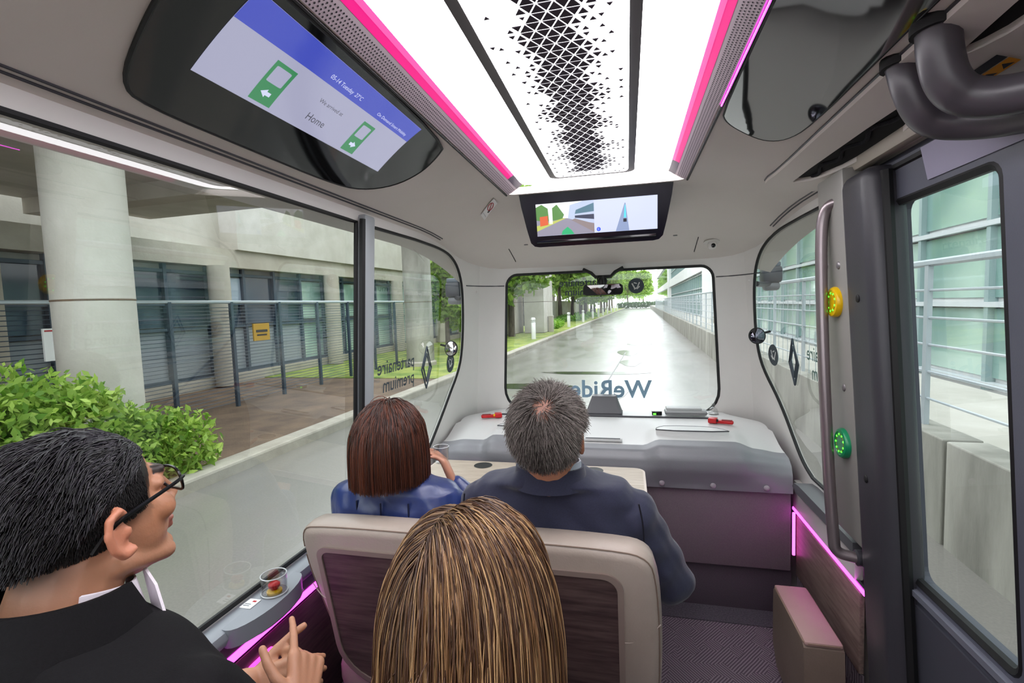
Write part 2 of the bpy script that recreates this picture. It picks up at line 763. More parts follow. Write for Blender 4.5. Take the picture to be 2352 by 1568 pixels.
# roof with the lamp recess
rf = sheet([(-.93, YB - .06), (.93, YB - .06), (.93, 3.06), (-.93, 3.06)], [rrect(-.36, .36, YB, 2.06, [.03, .03, .001, .001])],
           lambda a, b, d: (a, b, roof_z(a, b) + d), .06, .03)
ceiling = struct(obj('ceiling', rf, roof_plastic, angle=35), 'cream moulded roof lining sloping to the windows')
lid = MB().box((0, .40, 2.02), (.80, 3.5, .02))
obj('lamp_recess', lid, roof_plastic, ceiling)
# header crease line and access seams on the front header
for x0 in (-.53, .50):
    pts = [(x0, y, roof_z(x0, y) - .0015) for y in (2.74, 2.80, 2.86, 2.91)]
    obj('seam', MB().tube(pts, .0022, 6), black_rubber, ceiling)
for x0, y0 in ((-.42, 2.70), (-.10, 2.72), (.14, 2.72), (.38, 2.70)):
    obj('trim_clip', MB().box((x0, y0, roof_z(x0, y0) - .002), (.022, .008, .005), bev=.002), mid_grey, ceiling)
for sg in (-1, 1):
    for dx in (0, .012):
        x = sg * (.795 - dx)
        pts = [(x, y, roof_z(x, y) - .001) for y in np.linspace(YB, 2.35 if sg < 0 else 2.5, 30)]
        obj('edge_groove', MB().tube(pts, .003, 6), dark_grey, ceiling)
# pillar seams
for sg in (-1, 1):
    pts = [wallmap(sg * s, 1.61 - .0, -.0025) for s in np.linspace(.67, SY - .22, 40)]
    obj('pillar_seam', MB().tube(pts, .0030, 6), dark_grey, wall_front)
    pts = [wallmap(sg * (X0 + .30), 1.55, -.002)]
    obj('screw_cover', MB().ell(wallmap(sg * (X0 + .28), 1.575, -.001), (.008, .004, .008), nu=10, nv=6), white_plastic, wall_front)

# panes


def pane(name, poly, mp, mat, label, off=.009, seal_r=.0075, seal_off=.003, step=.12):
    mb = sheet(poly, [], lambda a, b, d: mp(a, b, off + d), step, 0)
    o = struct(obj(name, mb, mat, angle=60), label)
    rim = subdiv_poly(poly, .05)
    obj('seal', MB().tube([mp(a, b, seal_off) for a, b in rim], seal_r, 6, closed=True), black_rubber, o)
    return o


pane('window_1', [(sl(y), z) for y, z in ((-.98, 1.79), (1.60, 1.79), (1.60, .705), (-.98, .705))], wallmap, side_glass, 'long left side window pane')
pane('window_2', [(sl(y), z) for y, z in [(1.69, 1.79)] + qf(0) + [(1.69, .705)]], wallmap, side_glass, 'left quarter window with rounded front corner')
pane('window_3', WS, wallmap, windscreen_glass, 'front windscreen facing the wet road', seal_r=.009)
pane('window_4', right_q_hole, wallmap, side_glass, 'right quarter window ahead of the door post')
pane('window_5', rrect(-.64, .64, .96, 1.64, .1), lambda a, b, d: (a, YB - d, b), side_glass, 'rear window')
# windscreen header tongue over the mirror
tongue = [(-.13, 1.69), (-.08, 1.665), (-.055, 1.64), (.035, 1.64), (.06, 1.665), (.11, 1.69)]
mb = MB().prism(tongue, YF - .012, YF + .03, lambda a, b, d: (a, d, b))
struct(obj('trim_1', mb, white_plastic), 'small tongue of the header above the mirror')
obj('seal', MB().tube([(a, YF - .012, b) for a, b in tongue], .010, 6), black_rubber, bpy.data.objects['trim_1'])
# left window post
mb = MB().box((0, 0, 0), (.05, .075, 1.14), bev=.012)
for i, v in enumerate(mb.v):
    p = Vector(v)
    z = p.z + 1.25
    mb.v[i] = (-(W - .06 * (z - .7)) + .005 + p.x, 1.648 + p.y, z)
struct(obj('trim_2', mb, [M('post_blue_grey', '#a3a9ad', .4)]), 'grey window post on the left side')
obj('edge_strip', MB().tube([(-(W - .06 * (z - .7)) + .02, 1.607, z) for z in (.70, 1.25, 1.80)], .012, 6), black_rubber, bpy.data.objects['trim_2'])

# ------------------------------------------------------------------ ceiling lamp
lamp = thing('ceiling_lamp', 'long white backlit ceiling lamp with triangle-perforated centre plate', 'lamp', (0, .4, 1.985))
part('diffuser', MB().prism(rrect(-.297, .297, YB + .05, 2.075, [.07, .07, .01, .01], 8), 1.984, 2.005, lambda a, b, d: (a, b, d)), lamp_white, lamp)
fr_out = rrect(-.165, .165, YB + .06, 1.99, [.035, .035, .005, .005], 6)
fr_in = rrect(-.142, .142, YB + .08, 1.965, [.025, .025, .005, .005], 6)
part('dark_frame', sheet(fr_out, [fr_in], lambda a, b, d: (a, b, 1.979 + d), .3, .006), M('lamp_frame', '#5d5a5c', .5), lamp)
pl = MB()
a = .031
h = a * math.sqrt(3) / 2
zp = 1.976
rows = int((1.955 - (-.55)) / h)
for r in range(rows):
    yb = 1.955 - (r + 1) * h
    n = int(.278 / a) + 1
    for k in range(-2 * n, 2 * n):
        up = k % 2 == 0
        xc = (k * a / 2) + (a / 2 if r % 2 else 0)
        if abs(xc) > .128:
            continue
        if up:
            tri = [(xc - a / 2, yb), (xc + a / 2, yb), (xc, yb + h)]
        else:
            tri = [(xc - a / 2, yb + h), (xc, yb), (xc + a / 2, yb + h)]
        cx, cy = sum(p[0] for p in tri) / 3, sum(p[1] for p in tri) / 3
        d = abs(xc + .012 * math.sin(r * .9))
        if r < 2:
            s = .25 if random.random() < .3 else 0
        elif d < .048:
            s = .80
        elif d < .066:
            s = .58 if random.random() < .85 else .3
        elif d < .085:
            s = .38 if random.random() < .62 else 0
        else:
            s = .32 if random.random() < .20 else 0
        if s == 0:
            continue
        ins = [(cx + (p[0] - cx) * s, cy + (p[1] - cy) * s) for p in tri]
        pl.add([(p[0], p[1], zp - .0012) for p in ins] + [(p[0], p[1], zp + .0005) for p in ins], [(0, 1, 2), (0, 1, 4, 3), (1, 2, 5, 4), (2, 0, 3, 5)], 1)
pl.prism(rrect(-.139, .139, YB + .085, 1.962, [.022, .022, .004, .004], 6), zp, zp + .006, lambda a, b, d: (a, b, d), 0)
pp = part('perforated_plate', pl, [plate_white, M('perforation', '#3a2f3e', .8)], lamp, smooth=False)

for sg, side in ((-1, 'left'), (1, 'right')):
    t = thing('led_cove', 'magenta lit perforated cove strip along the ' + side + ' edge of the ceiling lamp', 'light strip', (sg * .33, .4, 1.96), 'ceiling cove strips')

    def cv(u, y, off=0.):   # u 0 outer-low, 1 inner-high
        return (sg * (.362 - .064 * u - .35 * off), y, 1.944 + .042 * u - off)
    y0, y1 = YB + .06, 2.055
    mb = MB().grid(lambda i, j: cv(.04 + .58 * j, y0 + (y1 - y0) * i), 40, 2)
    part('perforated_strip', mb, M('cove_grille', '#a99aa2', .5), t)
    mb = MB().grid(lambda i, j: cv(.62 + .22 * j, y0 + (y1 - .16 - y0) * i, .0004), 40, 2)
    part('led_band', mb, magenta_led, t)
    mb = MB().grid(lambda i, j: cv(.62 + .38 * j, y1 - .16 + .16 * i, .0003), 6, 2)
    part('dark_end', mb, M('cove_end', '#4a4252', .4), t)
    mb = MB().grid(lambda i, j: cv(.84 + .16 * j, y0 + (y1 - .16 - y0) * i, .001), 40, 1)
    part('soft_band', mb, magenta_soft, t)
    mb = MB()
    R = .0021
    ny = int((y1 - (-.2)) / .0085)
    for i in range(ny):
        for k in range(5):
            u = .10 + .095 * k
            y = y1 - .01 - i * .0085 - (.00425 if k % 2 else 0)
            c = Vector(cv(u, y, .0006))
            tv = (Vector(cv(1, y)) - Vector(cv(0, y))).normalized()
            mb.add([c + tv * R * math.cos(q) + Vector((0, R * math.sin(q), 0)) for q in (0, 1.05, 2.09, 3.14, 4.19, 5.24)], [(0, 1, 2, 3, 4, 5)])
    hs = part('perforation', mb, hole_dark, t, smooth=False)
    hs['kind'] = 'stuff'
    mb = MB().tube([(sg * .368, y, 1.9455) for y in (y0, y1)], .004, 6)
    part('shadow_gap', mb, black_rubber, t)

# ------------------------------------------------------------------ side displays on the roof cove


def on_roof(x, y, d=.004):
    return (x, y, roof_z(x, y) - d)


def roof_panel(poly, d0, d1, step=.04):
    return sheet(poly, [], lambda a, b, d: on_roof(a, b, d1 if d == 0 else d0), step, 1e-3)


dl = smooth_poly([(-.372, .50), (-.374, 1.36), (-.45, 1.46), (-.54, 1.535), (-.64, 1.55), (-.72, 1.47), (-.742, 1.32), (-.742, 1.0), (-.742, .74), (-.715, .685), (-.60, .628), (-.50, .585), (-.40, .52)], 2)
disp = thing('side_display', 'glossy black side display lit with a blue and white route screen, on the left cove', 'display', (-.55, 1.0, 1.9))
part('black_glass', roof_panel(dl, .000, .006), black_gloss, disp)
edge = [on_roof(a, b, .004) for a, b in dl]
part('bezel', MB().tube(edge, .004, 6, closed=True), black_rubber, disp)


def scr(a, b, d=.0075):   # a along the vehicle 0..1, b outward 0..1
    x = -.395 - .222 * b
    y = (.647 + .086 * b) * (1 - a) + (1.23 + .166 * b) * a
    return on_roof(x, y, d)


def scr_sheet(poly, d, step=.06):
    return sheet(poly, [], lambda a, b, t: scr(a, b, d), step, 0)


scr_white = flat('screen_white', '#c3c4e2', .36)
scr_blue = flat('screen_blue', '#4a58d0', .40)
scr_green = flat('screen_green', '#3f9460', .42)
scr_ink = flat('screen_ink', '#50505c', .5)
scr_light = flat('screen_text', '#d6dbf8', .5)
screen = part('screen', scr_sheet([(0, 0), (1, 0), (1, 1), (0, 1)], .0070), scr_white, disp)
part('blue_banner', scr_sheet([(0, 0), (1, 0), (1, .30), (.9, .30), (.3, .31), (0, .33)], .0076), scr_blue, screen)
for a0, a1, dirn in ((.19, .28, 1), (.68, .765, -1)):
    part('route_icon', sheet([(a0, .42), (a1, .42), (a1, .95), (a0, .95)], [rrect(a0 + .013, a1 - .013, .47, .68, .01, 2)], lambda a, b, t: scr(a, b, .0078), .05, 0), scr_green, screen)
    am = (a0 + a1) / 2
    ar = [(-.5, 0), (0, -.055), (0, -.025), (.4, -.025), (.4, .025), (0, .025), (0, .055)]
    part('arrow', scr_sheet([(am + dirn * p * .045, .81 + q) for p, q in ar], .0084, .5), scr_light, screen)
part_text('lettering', 'Home', .115, lambda u, v: scr(.425 + u * .35, .83 - v * 1.3, .0082), scr_ink, screen)
part_text('lettering', 'We arrived at', .075, lambda u, v: scr(.425 + u * .32, .55 - v * 1.1, .0082), scr_ink, screen)
part_text('lettering', '05-14 Tuesday  27°C', .075, lambda u, v: scr(.385 + u * .30, .23 - v * 1.1, .0082), scr_light, screen)
part_text('lettering', 'On Demand Smart Mobility', .062, lambda u, v: scr(.70 + u * .36, .245 - v * 1.1, .0082), scr_light, screen)

dr = smooth_poly([(.372, .25), (.372, 1.36), (.40, 1.45), (.47, 1.535), (.53, 1.575), (.575, 1.545), (.598, 1.43), (.598, 1.0), (.596, .25)], 2)
disp = thing('side_display', 'unlit mirror-black side display above the door, on the right cove', 'display', (.48, 1.0, 1.9))
part('black_glass', roof_panel(dr, .000, .006), M('black_mirror_glass', '#0c0c10', .03, spec=1.0, coat=1.0), disp)
part('bezel', MB().tube([on_roof(a, b, .004) for a, b in dr], .003, 6, closed=True), black_rubber, disp)
part('pink_edge_light', MB().tube([on_roof(.366, y, .004) for y in (.2, .7, 1.1, 1.33)], .0022, 6), pink_led, disp)

# ------------------------------------------------------------------ front display
fd = thing('front_display', 'black wedge-shaped front display showing road camera and map', 'display', (0, 2.1, 1.83))


def fdp(x, z, d=0.):      # face plane, leaning: lower edge further forward
    return (x, 2.075 + (1.945 - z) * .22 + d, z)


face = smooth_poly([(-.318, 1.947), (-.312, 1.90), (-.29, 1.78), (-.275, 1.725), (.275, 1.725), (.29, 1.78), (.312, 1.90), (.318, 1.947)], 0)
face = face[:2] + [(-.292, 1.80), (-.278, 1.745), (-.262, 1.730), (-.24, 1.726), (.24, 1.726), (.262, 1.730), (.278, 1.745), (.292, 1.80)] + face[-2:]
n = len(face)
back = [(x * .96, 2.52, max(z + .06, 1.80)) for x, z in face]
back = [(x * .96, 2.50, roof_z(x, 2.5) + .01 if z > 1.8 else roof_z(x, 2.5) - .004) for x, z in face]
mb = MB()
mb.add([fdp(x, z) for x, z in face], [tuple(range(n))])
mb.add([fdp(x, z) for x, z in face] + back, [(i, (i + 1) % n, n + (i + 1) % n, n + i) for i in range(n)])
part('housing', mb, M('display_housing', '#0d0a14', .16, spec=.35), fd, angle=30)
part('lower_lip', MB().tube([fdp(x, 1.748, -.003) for x in (-.25, -.1, .1, .25)], .006, 6), black_gloss, fd)
sc_o = part('screen', MB().prism([(-.247, 1.772), (.256, 1.772), (.256, 1.903), (-.247, 1.903)], -.003, 0, lambda a, b, d: fdp(a, b, d)), flat('nav_background', '#cfd6f4', .62), fd)


def F(poly, d):
    mb = MB()
    mb.add([fdp(a, b, -d) for a, b in poly], [tuple(range(len(poly)))])
    return mb


def fs(u, v):
    return (-.247 + u * .503, 1.772 + v * .131)


def FS(name, uv, d, mat):
    part(name, F([fs(u, v) for u, v in uv], d), mat, sc_o, smooth=False)


FS('camera_feed', [(0, 0), (.49, 0), (.49, 1), (0, 1)], .0036, flat('feed_road', '#8d8a9a', .7))
FS('feed_sky', [(0, .62), (.28, .5), (.49, .9), (.49, 1), (0, 1)], .0040, flat('feed_sky', '#e6eaf2', .85))
FS('feed_tree', [(.0, .5), (.06, .45), (.22, .48), (.24, .62), (.18, .95), (.12, .8), (.05, .98), (0, .9)], .0043, flat('feed_green', '#5f8f4c', .6))
FS('feed_pillar', [(.11, .35), (.14, .36), (.14, 1), (.10, 1)], .0046, flat('feed_pillar', '#dcdcd8', .8))
FS('feed_verge', [(0, .15), (0, .32), (.24, .52), (.25, .5)], .0046, flat('feed_verge', '#b5bc62', .7))
FS('feed_mural', [(.03, .3), (.1, .34), (.1, .62), (.03, .6)], .0049, flat('feed_mural', '#d0603c', .7))
FS('feed_building', [(.27, .5), (.34, .42), (.49, .3), (.49, 1), (.40, 1), (.29, .9)], .0045, flat('feed_building', '#a9b4cc', .8))
FS('feed_window_band', [(.33, .62), (.49, .66), (.49, .92), (.34, .74)], .0048, flat('feed_glass', '#5b7f92', .6))
FS('feed_window_band', [(.33, .5), (.49, .42), (.49, .58), (.33, .57)], .0048, flat('feed_dark', '#41485e', .6))
FS('feed_wall', [(.3, .44), (.49, .02), (.49, .28), (.33, .48)], .0049, flat('feed_wall', '#8a7f80', .7))
FS('feed_chevron', [(.21, .0), (.22, .12), (.265, .24), (.30, .12), (.32, 0)], .0052, flat('feed_chevron', '#2fa06c', .8))
FS('map_lane', [(.665, 0), (.775, 0), (.748, .84), (.74, .84)], .0038, flat('map_lane', '#8796b8', .7))
FS('map_path', [(.732, .40), (.752, .40), (.747, .78), (.742, .78)], .0041, flat('map_path', '#54c3dc', .8))
FS('map_vehicle', [(.728, .27), (.755, .27), (.755, .37), (.728, .37)], .0042, flat('map_vehicle', '#2a2c38', .5))
cc = fs(.525, .1)
part('route_badge', F([(cc[0] + .0085 * math.cos(q * .524), cc[1] + .0085 * math.sin(q * .524)) for q in range(12)], .0042), flat('badge_blue', '#2c4fd0', .8), sc_o, smooth=False)
part_text('lettering', '0', .013, lambda u, v: fdp(cc[0] - .004 + u, cc[1] - .0045 + v, -.0046), scr_light, sc_o)

# ------------------------------------------------------------------ no-smoking label
nos = thing('warning_label', 'small white no-smoking label on the left roof cove', 'label', (-.48, 2.17, 1.93))
c0, ex_, ey_ = (-.478, 2.175), (.030, .047), (.058, -.092)


def ns(u, v, d=.006):
    x = -.423 - .115 * v - .008 * u
    y = 2.05 + .085 * u + .18 * v
    return on_roof(x, y, d)


part('paper', sheet([(0, 0), (1, 0), (1, 1), (0, 1)], [], lambda a, b, t: ns(a, b), .12, 0), paper, nos)
part('red_ring', MB().tube([ns(.45 + .36 * math.cos(q * .3307), .36 + .20 * math.sin(q * .3307), .007) for q in range(19)], .0018, 5, closed=True), ink_red, nos)
part('red_bar', MB().tube([ns(.22, .22, .007), ns(.68, .5, .007)], .0018, 5), ink_red, nos)
part('symbol', sheet([(.55, .45), (.85, .5), (.8, .62), (.6, .66)], [], lambda a, b, t: ns(a, b, .0068), .2, 0), ink_black, nos)
part_text('lettering', 'NO SMOKING', .15, lambda u, v: ns(.1 + u * .8, .86 - v * .5, .0066), M('ink_grey', '#8a8f94', .7), nos)

# ------------------------------------------------------------------ dome camera on the header
dc = thing('dome_camera', 'small white dome camera hanging from the header right of the windscreen', 'camera', (.575, 2.80, 1.775))
part('mount_plate', MB().lathe([(.0, 0), (.040, 0), (.042, -.004), (.030, -.008), (0, -.008)], (.575, 2.80, 1.788), (-.2, 0, 0), 24), white_plastic, dc)
part('housing', MB().ell((.575, 2.785, 1.768), (.024, .024, .024), nu=20, nv=12), white_plastic, dc)
part('lens', MB().lathe([(0, .002), (.011, 0), (.012, -.01), (0, -.01)], (.577, 2.7615, 1.764), (math.radians(90), 0, 0), 18), black_gloss, dc)

# ------------------------------------------------------------------ rear-view mirror
rv = thing('rear_view_mirror', 'black rear-view mirror hanging behind the top of the windscreen', 'mirror', (0, 2.93, 1.57))
mo = rrect(-.121, .107, 1.527, 1.590, .022, 4)
part('shell', MB().prism(mo, 2.872, 2.90, lambda a, b, d: (a, d, b)), black_rubber, rv)
part('mirror_glass', MB().prism(rrect(-.116, .102, 1.531, 1.586, .02, 4), 2.869, 2.873, lambda a, b, d: (a, d - .004 - (a + .01) * .12 - (b - 1.558) * .13, b)), mirror_mat, rv)
part('stem', MB().tube(smooth_path([(-.01, 2.89, 1.58), (-.01, 2.91, 1.61), (-.012, 2.97, 1.64)]), .010, 8), black_rubber, rv)
part('stem_foot', MB().ell((-.012, 2.965, 1.612), (.028, .018, .03), nu=14, nv=8), black_rubber, rv)
part('cable', MB().tube(smooth_path([(-.035, 2.96, 1.60), (-.045, 2.95, 1.635), (-.03, 2.96, 1.648), (-.01, 2.97, 1.63)]), .004, 6), black_rubber, rv)

# ------------------------------------------------------------------ round blind-spot mirrors on the quarter windows
for x, y, z, nm in ((-.79, 2.43, 1.26, 'left'), (.775, 2.70, 1.285, 'right')):
    sg = 1 if x > 0 else -1
    t = thing('blind_spot_mirror', 'small round convex mirror stuck to the ' + nm + ' quarter window', 'mirror', (x, y, z), 'blind-spot mirrors')
    rot = (math.radians(82), 0, math.radians(8 if sg > 0 else -18))
    part('convex_glass', MB().lathe([(0, .016), (.018, .0145), (.032, .009), (.040, 0)], (x, y, z), rot, 28), mirror_mat if sg < 0 else M('smoked_mirror', '#6a6a74', .03, metal=1.0), t)
    part('rim', MB().lathe([(.041, .003), (.043, 0), (.041, -.006), (0, -.008)], (x, y, z), rot, 28), black_rubber, t)
    part('arm', MB().tube(smooth_path([(x, y, z), (x + sg * .03, y + .03, z + .01), (x + sg * .07, y + .03, z + .02)]), .006, 8), black_rubber, t)

# ------------------------------------------------------------------ dashboard
dash = thing('dashboard', 'wide white dashboard with grey fascia under the windscreen', 'dashboard', (0, 2.6, 0))


def ss(a, b, x):
    t = min(1, max(0, (x - a) / (b - a)))
    return t * t * (3 - 2 * t)


def bump(x):
    r = ss(.19, .27, x) * (1 - ss(.60, .70, x))
    l = ss(-.62, -.55, x) * (1 - ss(-.22, -.15, x))
    return max(r, l)


XL, XR = -.862, .835


def dash_x(t, y):
    x = XL + (XR - XL) * t
    return x


def dash_pt(x, k):
    """k 0..1 from fascia bottom edge to its upper lip"""
    b = bump(x)
    end = ss(.70, .835, abs(x + .013))
    prof = [(2.335, .598), (2.325, .64), (2.318, .69), (2.325, .735), (2.352, .766), (2.40, .780)]
    f = k * (len(prof) - 1)
    i = min(len(prof) - 2, int(f))
    u = f - i
    y = prof[i][0] * (1 - u) + prof[i + 1][0] * u
    z = prof[i][1] * (1 - u) + prof[i + 1][1] * u
    z += b * .034 * ss(.25, .9, k)
    y -= b * .034 * ss(.1, .6, k) * (1 - ss(.75, 1., k) * .5)
    y += end * .05 * k
    z -= end * .03 * k
    return (x, y, z)


part('fascia', MB().grid(lambda i, j: dash_pt(XL + (XR - XL) * i, j), 90, 20, flip=True), M('fascia_grey', '#85858a', .38, bump=(250, .06)), dash, angle=60)


def dash_top(x, k):
    p = dash_pt(x, 1)
    b = bump(x)
    y = p[1] + (2.99 - p[1]) * k
    z = p[2] + (.826 - p[2]) * ss(0, .6, k) + .02 * math.sin(math.pi * min(1, k * 1.2)) * 0
    z += b * .012 * math.sin(math.pi * min(1, k / .35)) if k < .35 else 0
    xx = x
    lim = .84 - .16 * ss(.45, 1, k) - .02
    xx = max(-lim - .02, min(lim, x)) if k > .4 else x
    return (xx, y, z)


part('top', MB().grid(lambda i, j: dash_top(XL + (XR - XL) * i, j), 90, 24), M('dash_white', '#d4d3d2', .4, bump=(200, .03)), dash, angle=60)
part('rear_ledge', MB().tube([(x, 2.80, .829) for x in np.linspace(-.62, .60, 12)], .006, 6), dark_grey, dash)
part('lower_panel', MB().box((-.013, 2.40, .415), (XR - XL, .08, .372), bev=.006), panel_purple, dash)
part('kick_panel', MB().box((-.013, 2.43, .115), (XR - XL + .03, .06, .236), bev=.006), kick_mat, dash)
part('core', MB().box((-.013, 2.66, .36), (XR - XL - .02, .42, .70)), dark_grey, dash)
for x in (.275, .50, .725, -.30, -.55, -.78):
    part('bolt', MB().ell((x, 2.325, .622), (.013, .007, .013), nu=12, nv=8), M('bolt_cap', '#a29aa0', .35), dash)
# lids over the bulges


def lid_poly(x0, x1):
    return smooth_poly([(x0, 2.43), (x0 + .01, 2.52), (x0 + .06, 2.585), (x1 - .09, 2.585), (x1 - .03, 2.52), (x1, 2.43)], 1)


for x0, x1 in ((.255, .60), (-.555, -.21)):
    lp = lid_poly(x0, x1)
    zt = .848
    l = part('lid', MB().prism(lp, zt - .03, zt, lambda a, b, d: (a, b, d - (b - 2.43) * .09)), M('lid_white', '#d6d6d5', .35), dash, angle=30)
    part('lid_gap', MB().tube([(a, b, zt - .001 - (b - 2.43) * .09) for a, b in lp], .0028, 6, closed=True), dark_grey, l)
vent = part('vent', MB().box((.0, 2.435, .791), (.19, .030, .014), bev=.004), M('vent_frame', '#c4c4c4', .4), dash)
part('vent_slot', MB().box((.0, 2.430, .7985), (.17, .012, .004)), dark_grey, vent)

# things on the dashboard
t = thing('windscreen_unit', 'grey trapezoid camera housing at the middle of the windscreen base', 'camera unit', (-.015, 2.86, .826))
mb = MB()
base = rrect(-.118, .092, 2.81, 2.93, .02, 4)
top = rrect(-.085, .060, 2.875, 2.945, .015, 4)
mb.loft([[(a, b, .826) for a, b in base], [(a, b, .840) for a, b in base], [(a, b, .925) for a, b in top], [(a * .97 - .0005, b, .932) for a, b in top]])
part('housing', mb, M('unit_grey', '#6d6c70', .45), t, angle=35)
part('foot_seam', MB().tube([(a, b, .842) for a, b in base], .002, 5, closed=True), dark_grey, t)
t = thing('grey_device_box', 'flat pale grey device box on the right of the windscreen ledge', 'box', (.44, 2.86, .83))
b_ = part('case', MB().box((.44, 2.86, .850), (.225, .085, .030), bev=.012), M('case_grey', '#a6a7a8', .45), t)
part('lid', MB().box((.43, 2.865, .870), (.19, .07, .014), bev=.006), M('case_grey_top', '#b5b6b6', .45), t)
part('connector', MB().box((.572, 2.86, .850), (.05, .03, .014), bev=.005), clear_plastic, t)
part('case_seam', MB().box((.44, 2.858, .850), (.2265, .087, .002)), dark_grey, t)
t = thing('status_box', 'tiny black box with a green light on the windscreen ledge', 'device', (.285, 2.86, .83))
part('case', MB().box((.285, 2.86, .842), (.055, .04, .022), bev=.003), black_gloss, t)
part('cover', MB().box((.283, 2.865, .855), (.06, .05, .004), bev=.001), paper, t)
part('green_light', MB().box((.272, 2.839, .839), (.016, .002, .010)), green_glow, t)
for x, y, side in ((-.655, 2.72, 'left'), (.595, 2.70, 'right')):
    t = thing('emergency_hammer', 'red emergency hammer in its bracket at the ' + side + ' end of the dashboard', 'hammer', (x, y, .83), 'emergency hammers')
    sg = 1 if x > 0 else -1
    rz = -sg * .35
    part('bracket', MB().box((x - sg * .035, y, .842), (.042, .045, .026), 0, (0, 0, rz), .005), red_plastic, t)
    part('handle', MB().box((x + sg * .02, y - .02, .838), (.085, .026, .018), 0, (0, .0, rz), .006), red_plastic, t)
    part('grip_ribs', MB().box((x + sg * .03, y - .024, .848), (.05, .020, .004), 0, (0, 0, rz), .001), M('dark_red', '#8a0e12', .4), t)
    part('sticker', MB().box((x - sg * .02, y - .024, .846), (.016, .003, .014), 0, (0, 0, rz)), yellow_plastic if sg < 0 else black_rubber, t)
for x, y, side in ((-.575, 2.86, 'left'), (.60, 2.93, 'right')):
    t = thing('clear_sensor_cap', 'small clear sensor cap on the ' + side + ' end of the windscreen ledge', 'sensor', (x, y, .83), 'clear sensor caps')
    part('dome', MB().lathe([(.024, 0), (.025, .015), (.020, .028), (.010, .036), (0, .038)], (x, y, .829), None, 18), clear_plastic, t)
    part('tip', MB().lathe([(.008, .036), (.009, .055), (.005, .062), (0, .063)], (x, y, .829), None, 12), clear_plastic, t)
    part('base', MB().lathe([(.028, 0), (.028, .004), (0, .005)], (x, y, .829), None, 18), M('milky_plastic', '#b9bbb8', .5), t)

# ------------------------------------------------------------------ table
tb = thing('table', 'pale wood folding table with two cup holes in front of the seat', 'table', (-.32, 2.0, 0))
tp = rrect(-.805, .195, 1.80, 2.235, [.05, .02, .02, .05], 5)
edge_o = part('edge_band', MB().prism(tp, .694, .718, lambda a, b, d: (a, b, d)), wood_edge, tb, angle=30)
tin = rrect(-.795, .185, 1.812, 2.225, [.045, .015, .015, .045], 5)
cups = [(-.55, 2.165), (-.03, 2.165)]
holes = [[(cx + .042 * math.cos(q * .393), cy + .042 * math.sin(q * .393)) for q in range(16)] for cx, cy in cups]
part('wood_top', sheet(tin, holes, lambda a, b, d: (a, b, .7205 - d), .2, .002), wood_light, tb, smooth=False)
for cx, cy in cups:
    part('cup_hole', MB().lathe([(.044, .722), (.041, .7225), (.040, .7205), (.038, .7195), (0, .7193)], (cx, cy, 0), None, 20), M('cup_black', '#07070a', .5), tb)
part('pedestal', MB().box((-.35, 2.10, .35), (.10, .07, .70), bev=.01), dark_grey, tb)

# ------------------------------------------------------------------ double seat
seat = thing('double_seat', 'taupe leather double seat with dark wood back panel, seen from behind', 'seat', (-.26, 1.25, 0))
SX0, SX1 = -.735, .195


def bk(a, z, d):   # backrest: top nearer the camera, leaning
    y = 1.075 + (.90 - z) * .22 + d
    return (a, y, z)


out = smooth_poly([(SX0, .80), (SX0 + .005, .895), (SX0 + .06, .912), (-.27, .912), (SX1 - .10, .912), (SX1 - .02, .895), (SX1, .82), (SX1 + .008, .6), (SX1 - .005, .35), (-.27, .34), (SX0 + .09, .36), (SX0 + .05, .52), (SX0 + .02, .68)], 2)
cxm, czm = (SX0 + SX1) / 2, .62


def inset(poly, d):
    o = []
    n = len(poly)
    for i in range(n):
        p, q, r = poly[i - 1], poly[i], poly[(i + 1) % n]
        tx, ty = r[0] - p[0], r[1] - p[1]
        L = math.hypot(tx, ty)
        nx, ny = -ty / L, tx / L
        if (cxm - q[0]) * nx + (czm - q[1]) * ny < 0:
            nx, ny = -nx, -ny
        o.append((q[0] + nx * d, q[1] + ny * d))
    return o


mb = MB()
mb.loft([[bk(a, b, .0) for a, b in inset(out, .030)], [bk(a, b, .004) for a, b in inset(out, .014)], [bk(a, b, .018) for a, b in inset(out, .003)], [bk(a, b, .045) for a, b in out], [bk(a, b, .085) for a, b in inset(out, .004)], [bk(a, b, .11) for a, b in inset(out, .02)], [bk(a, b, .12) for a, b in inset(out, .05)]])
backrest = part('backrest', mb, leather, seat, angle=70)
inn = rrect(SX0 + .052, SX1 - .083, .40, .845, [.045, .03, .13, .03], 7)
part('panel_frame', sheet(inn, [rrect(SX0 + .066, SX1 - .097, .414, .831, [.036, .022, .12, .022], 7)], lambda a, b, d: bk(a, b, -.006 + d), .2, .014), M('panel_bead', '#8c7c74', .4), seat, angle=30)
part('wood_panel', sheet(rrect(SX0 + .064, SX1 - .095, .412, .833, [.036, .022, .12, .022], 7), [], lambda a, b, d: bk(a, b, -.002 + d), .2, .004), wood_seat, seat, smooth=False)
part('stitching', MB().tube([bk(a, b, .0085) for a, b in inset(out, .008) if b > .45], .0016, 5), M('stitch_thread', '#7d6a5e', .8), seat)
part('side_seam', MB().tube([bk(SX1 - .085 + .012 * i, .655 + .0022 * i * i * .55, -.0005 + .001 * i) for i in range(8)], .0016, 5), M('seam_pale', '#b7aaa0', .7), seat)
part('side_seam', MB().tube([bk(SX0 + .048 - .008 * i, .68 + .0015 * i * i, .0 + .002 * i) for i in range(6)], .0016, 5), M('seam_pale', '#b7aaa0', .7), seat)
part('seat_cushion', MB().box((-.27, 1.43, .40), (.90, .48, .13), bev=.045, seg=3), leather, seat)
part('seat_base', MB().box((-.27, 1.40, .17), (.78, .36, .34), bev=.02), dark_grey, seat)
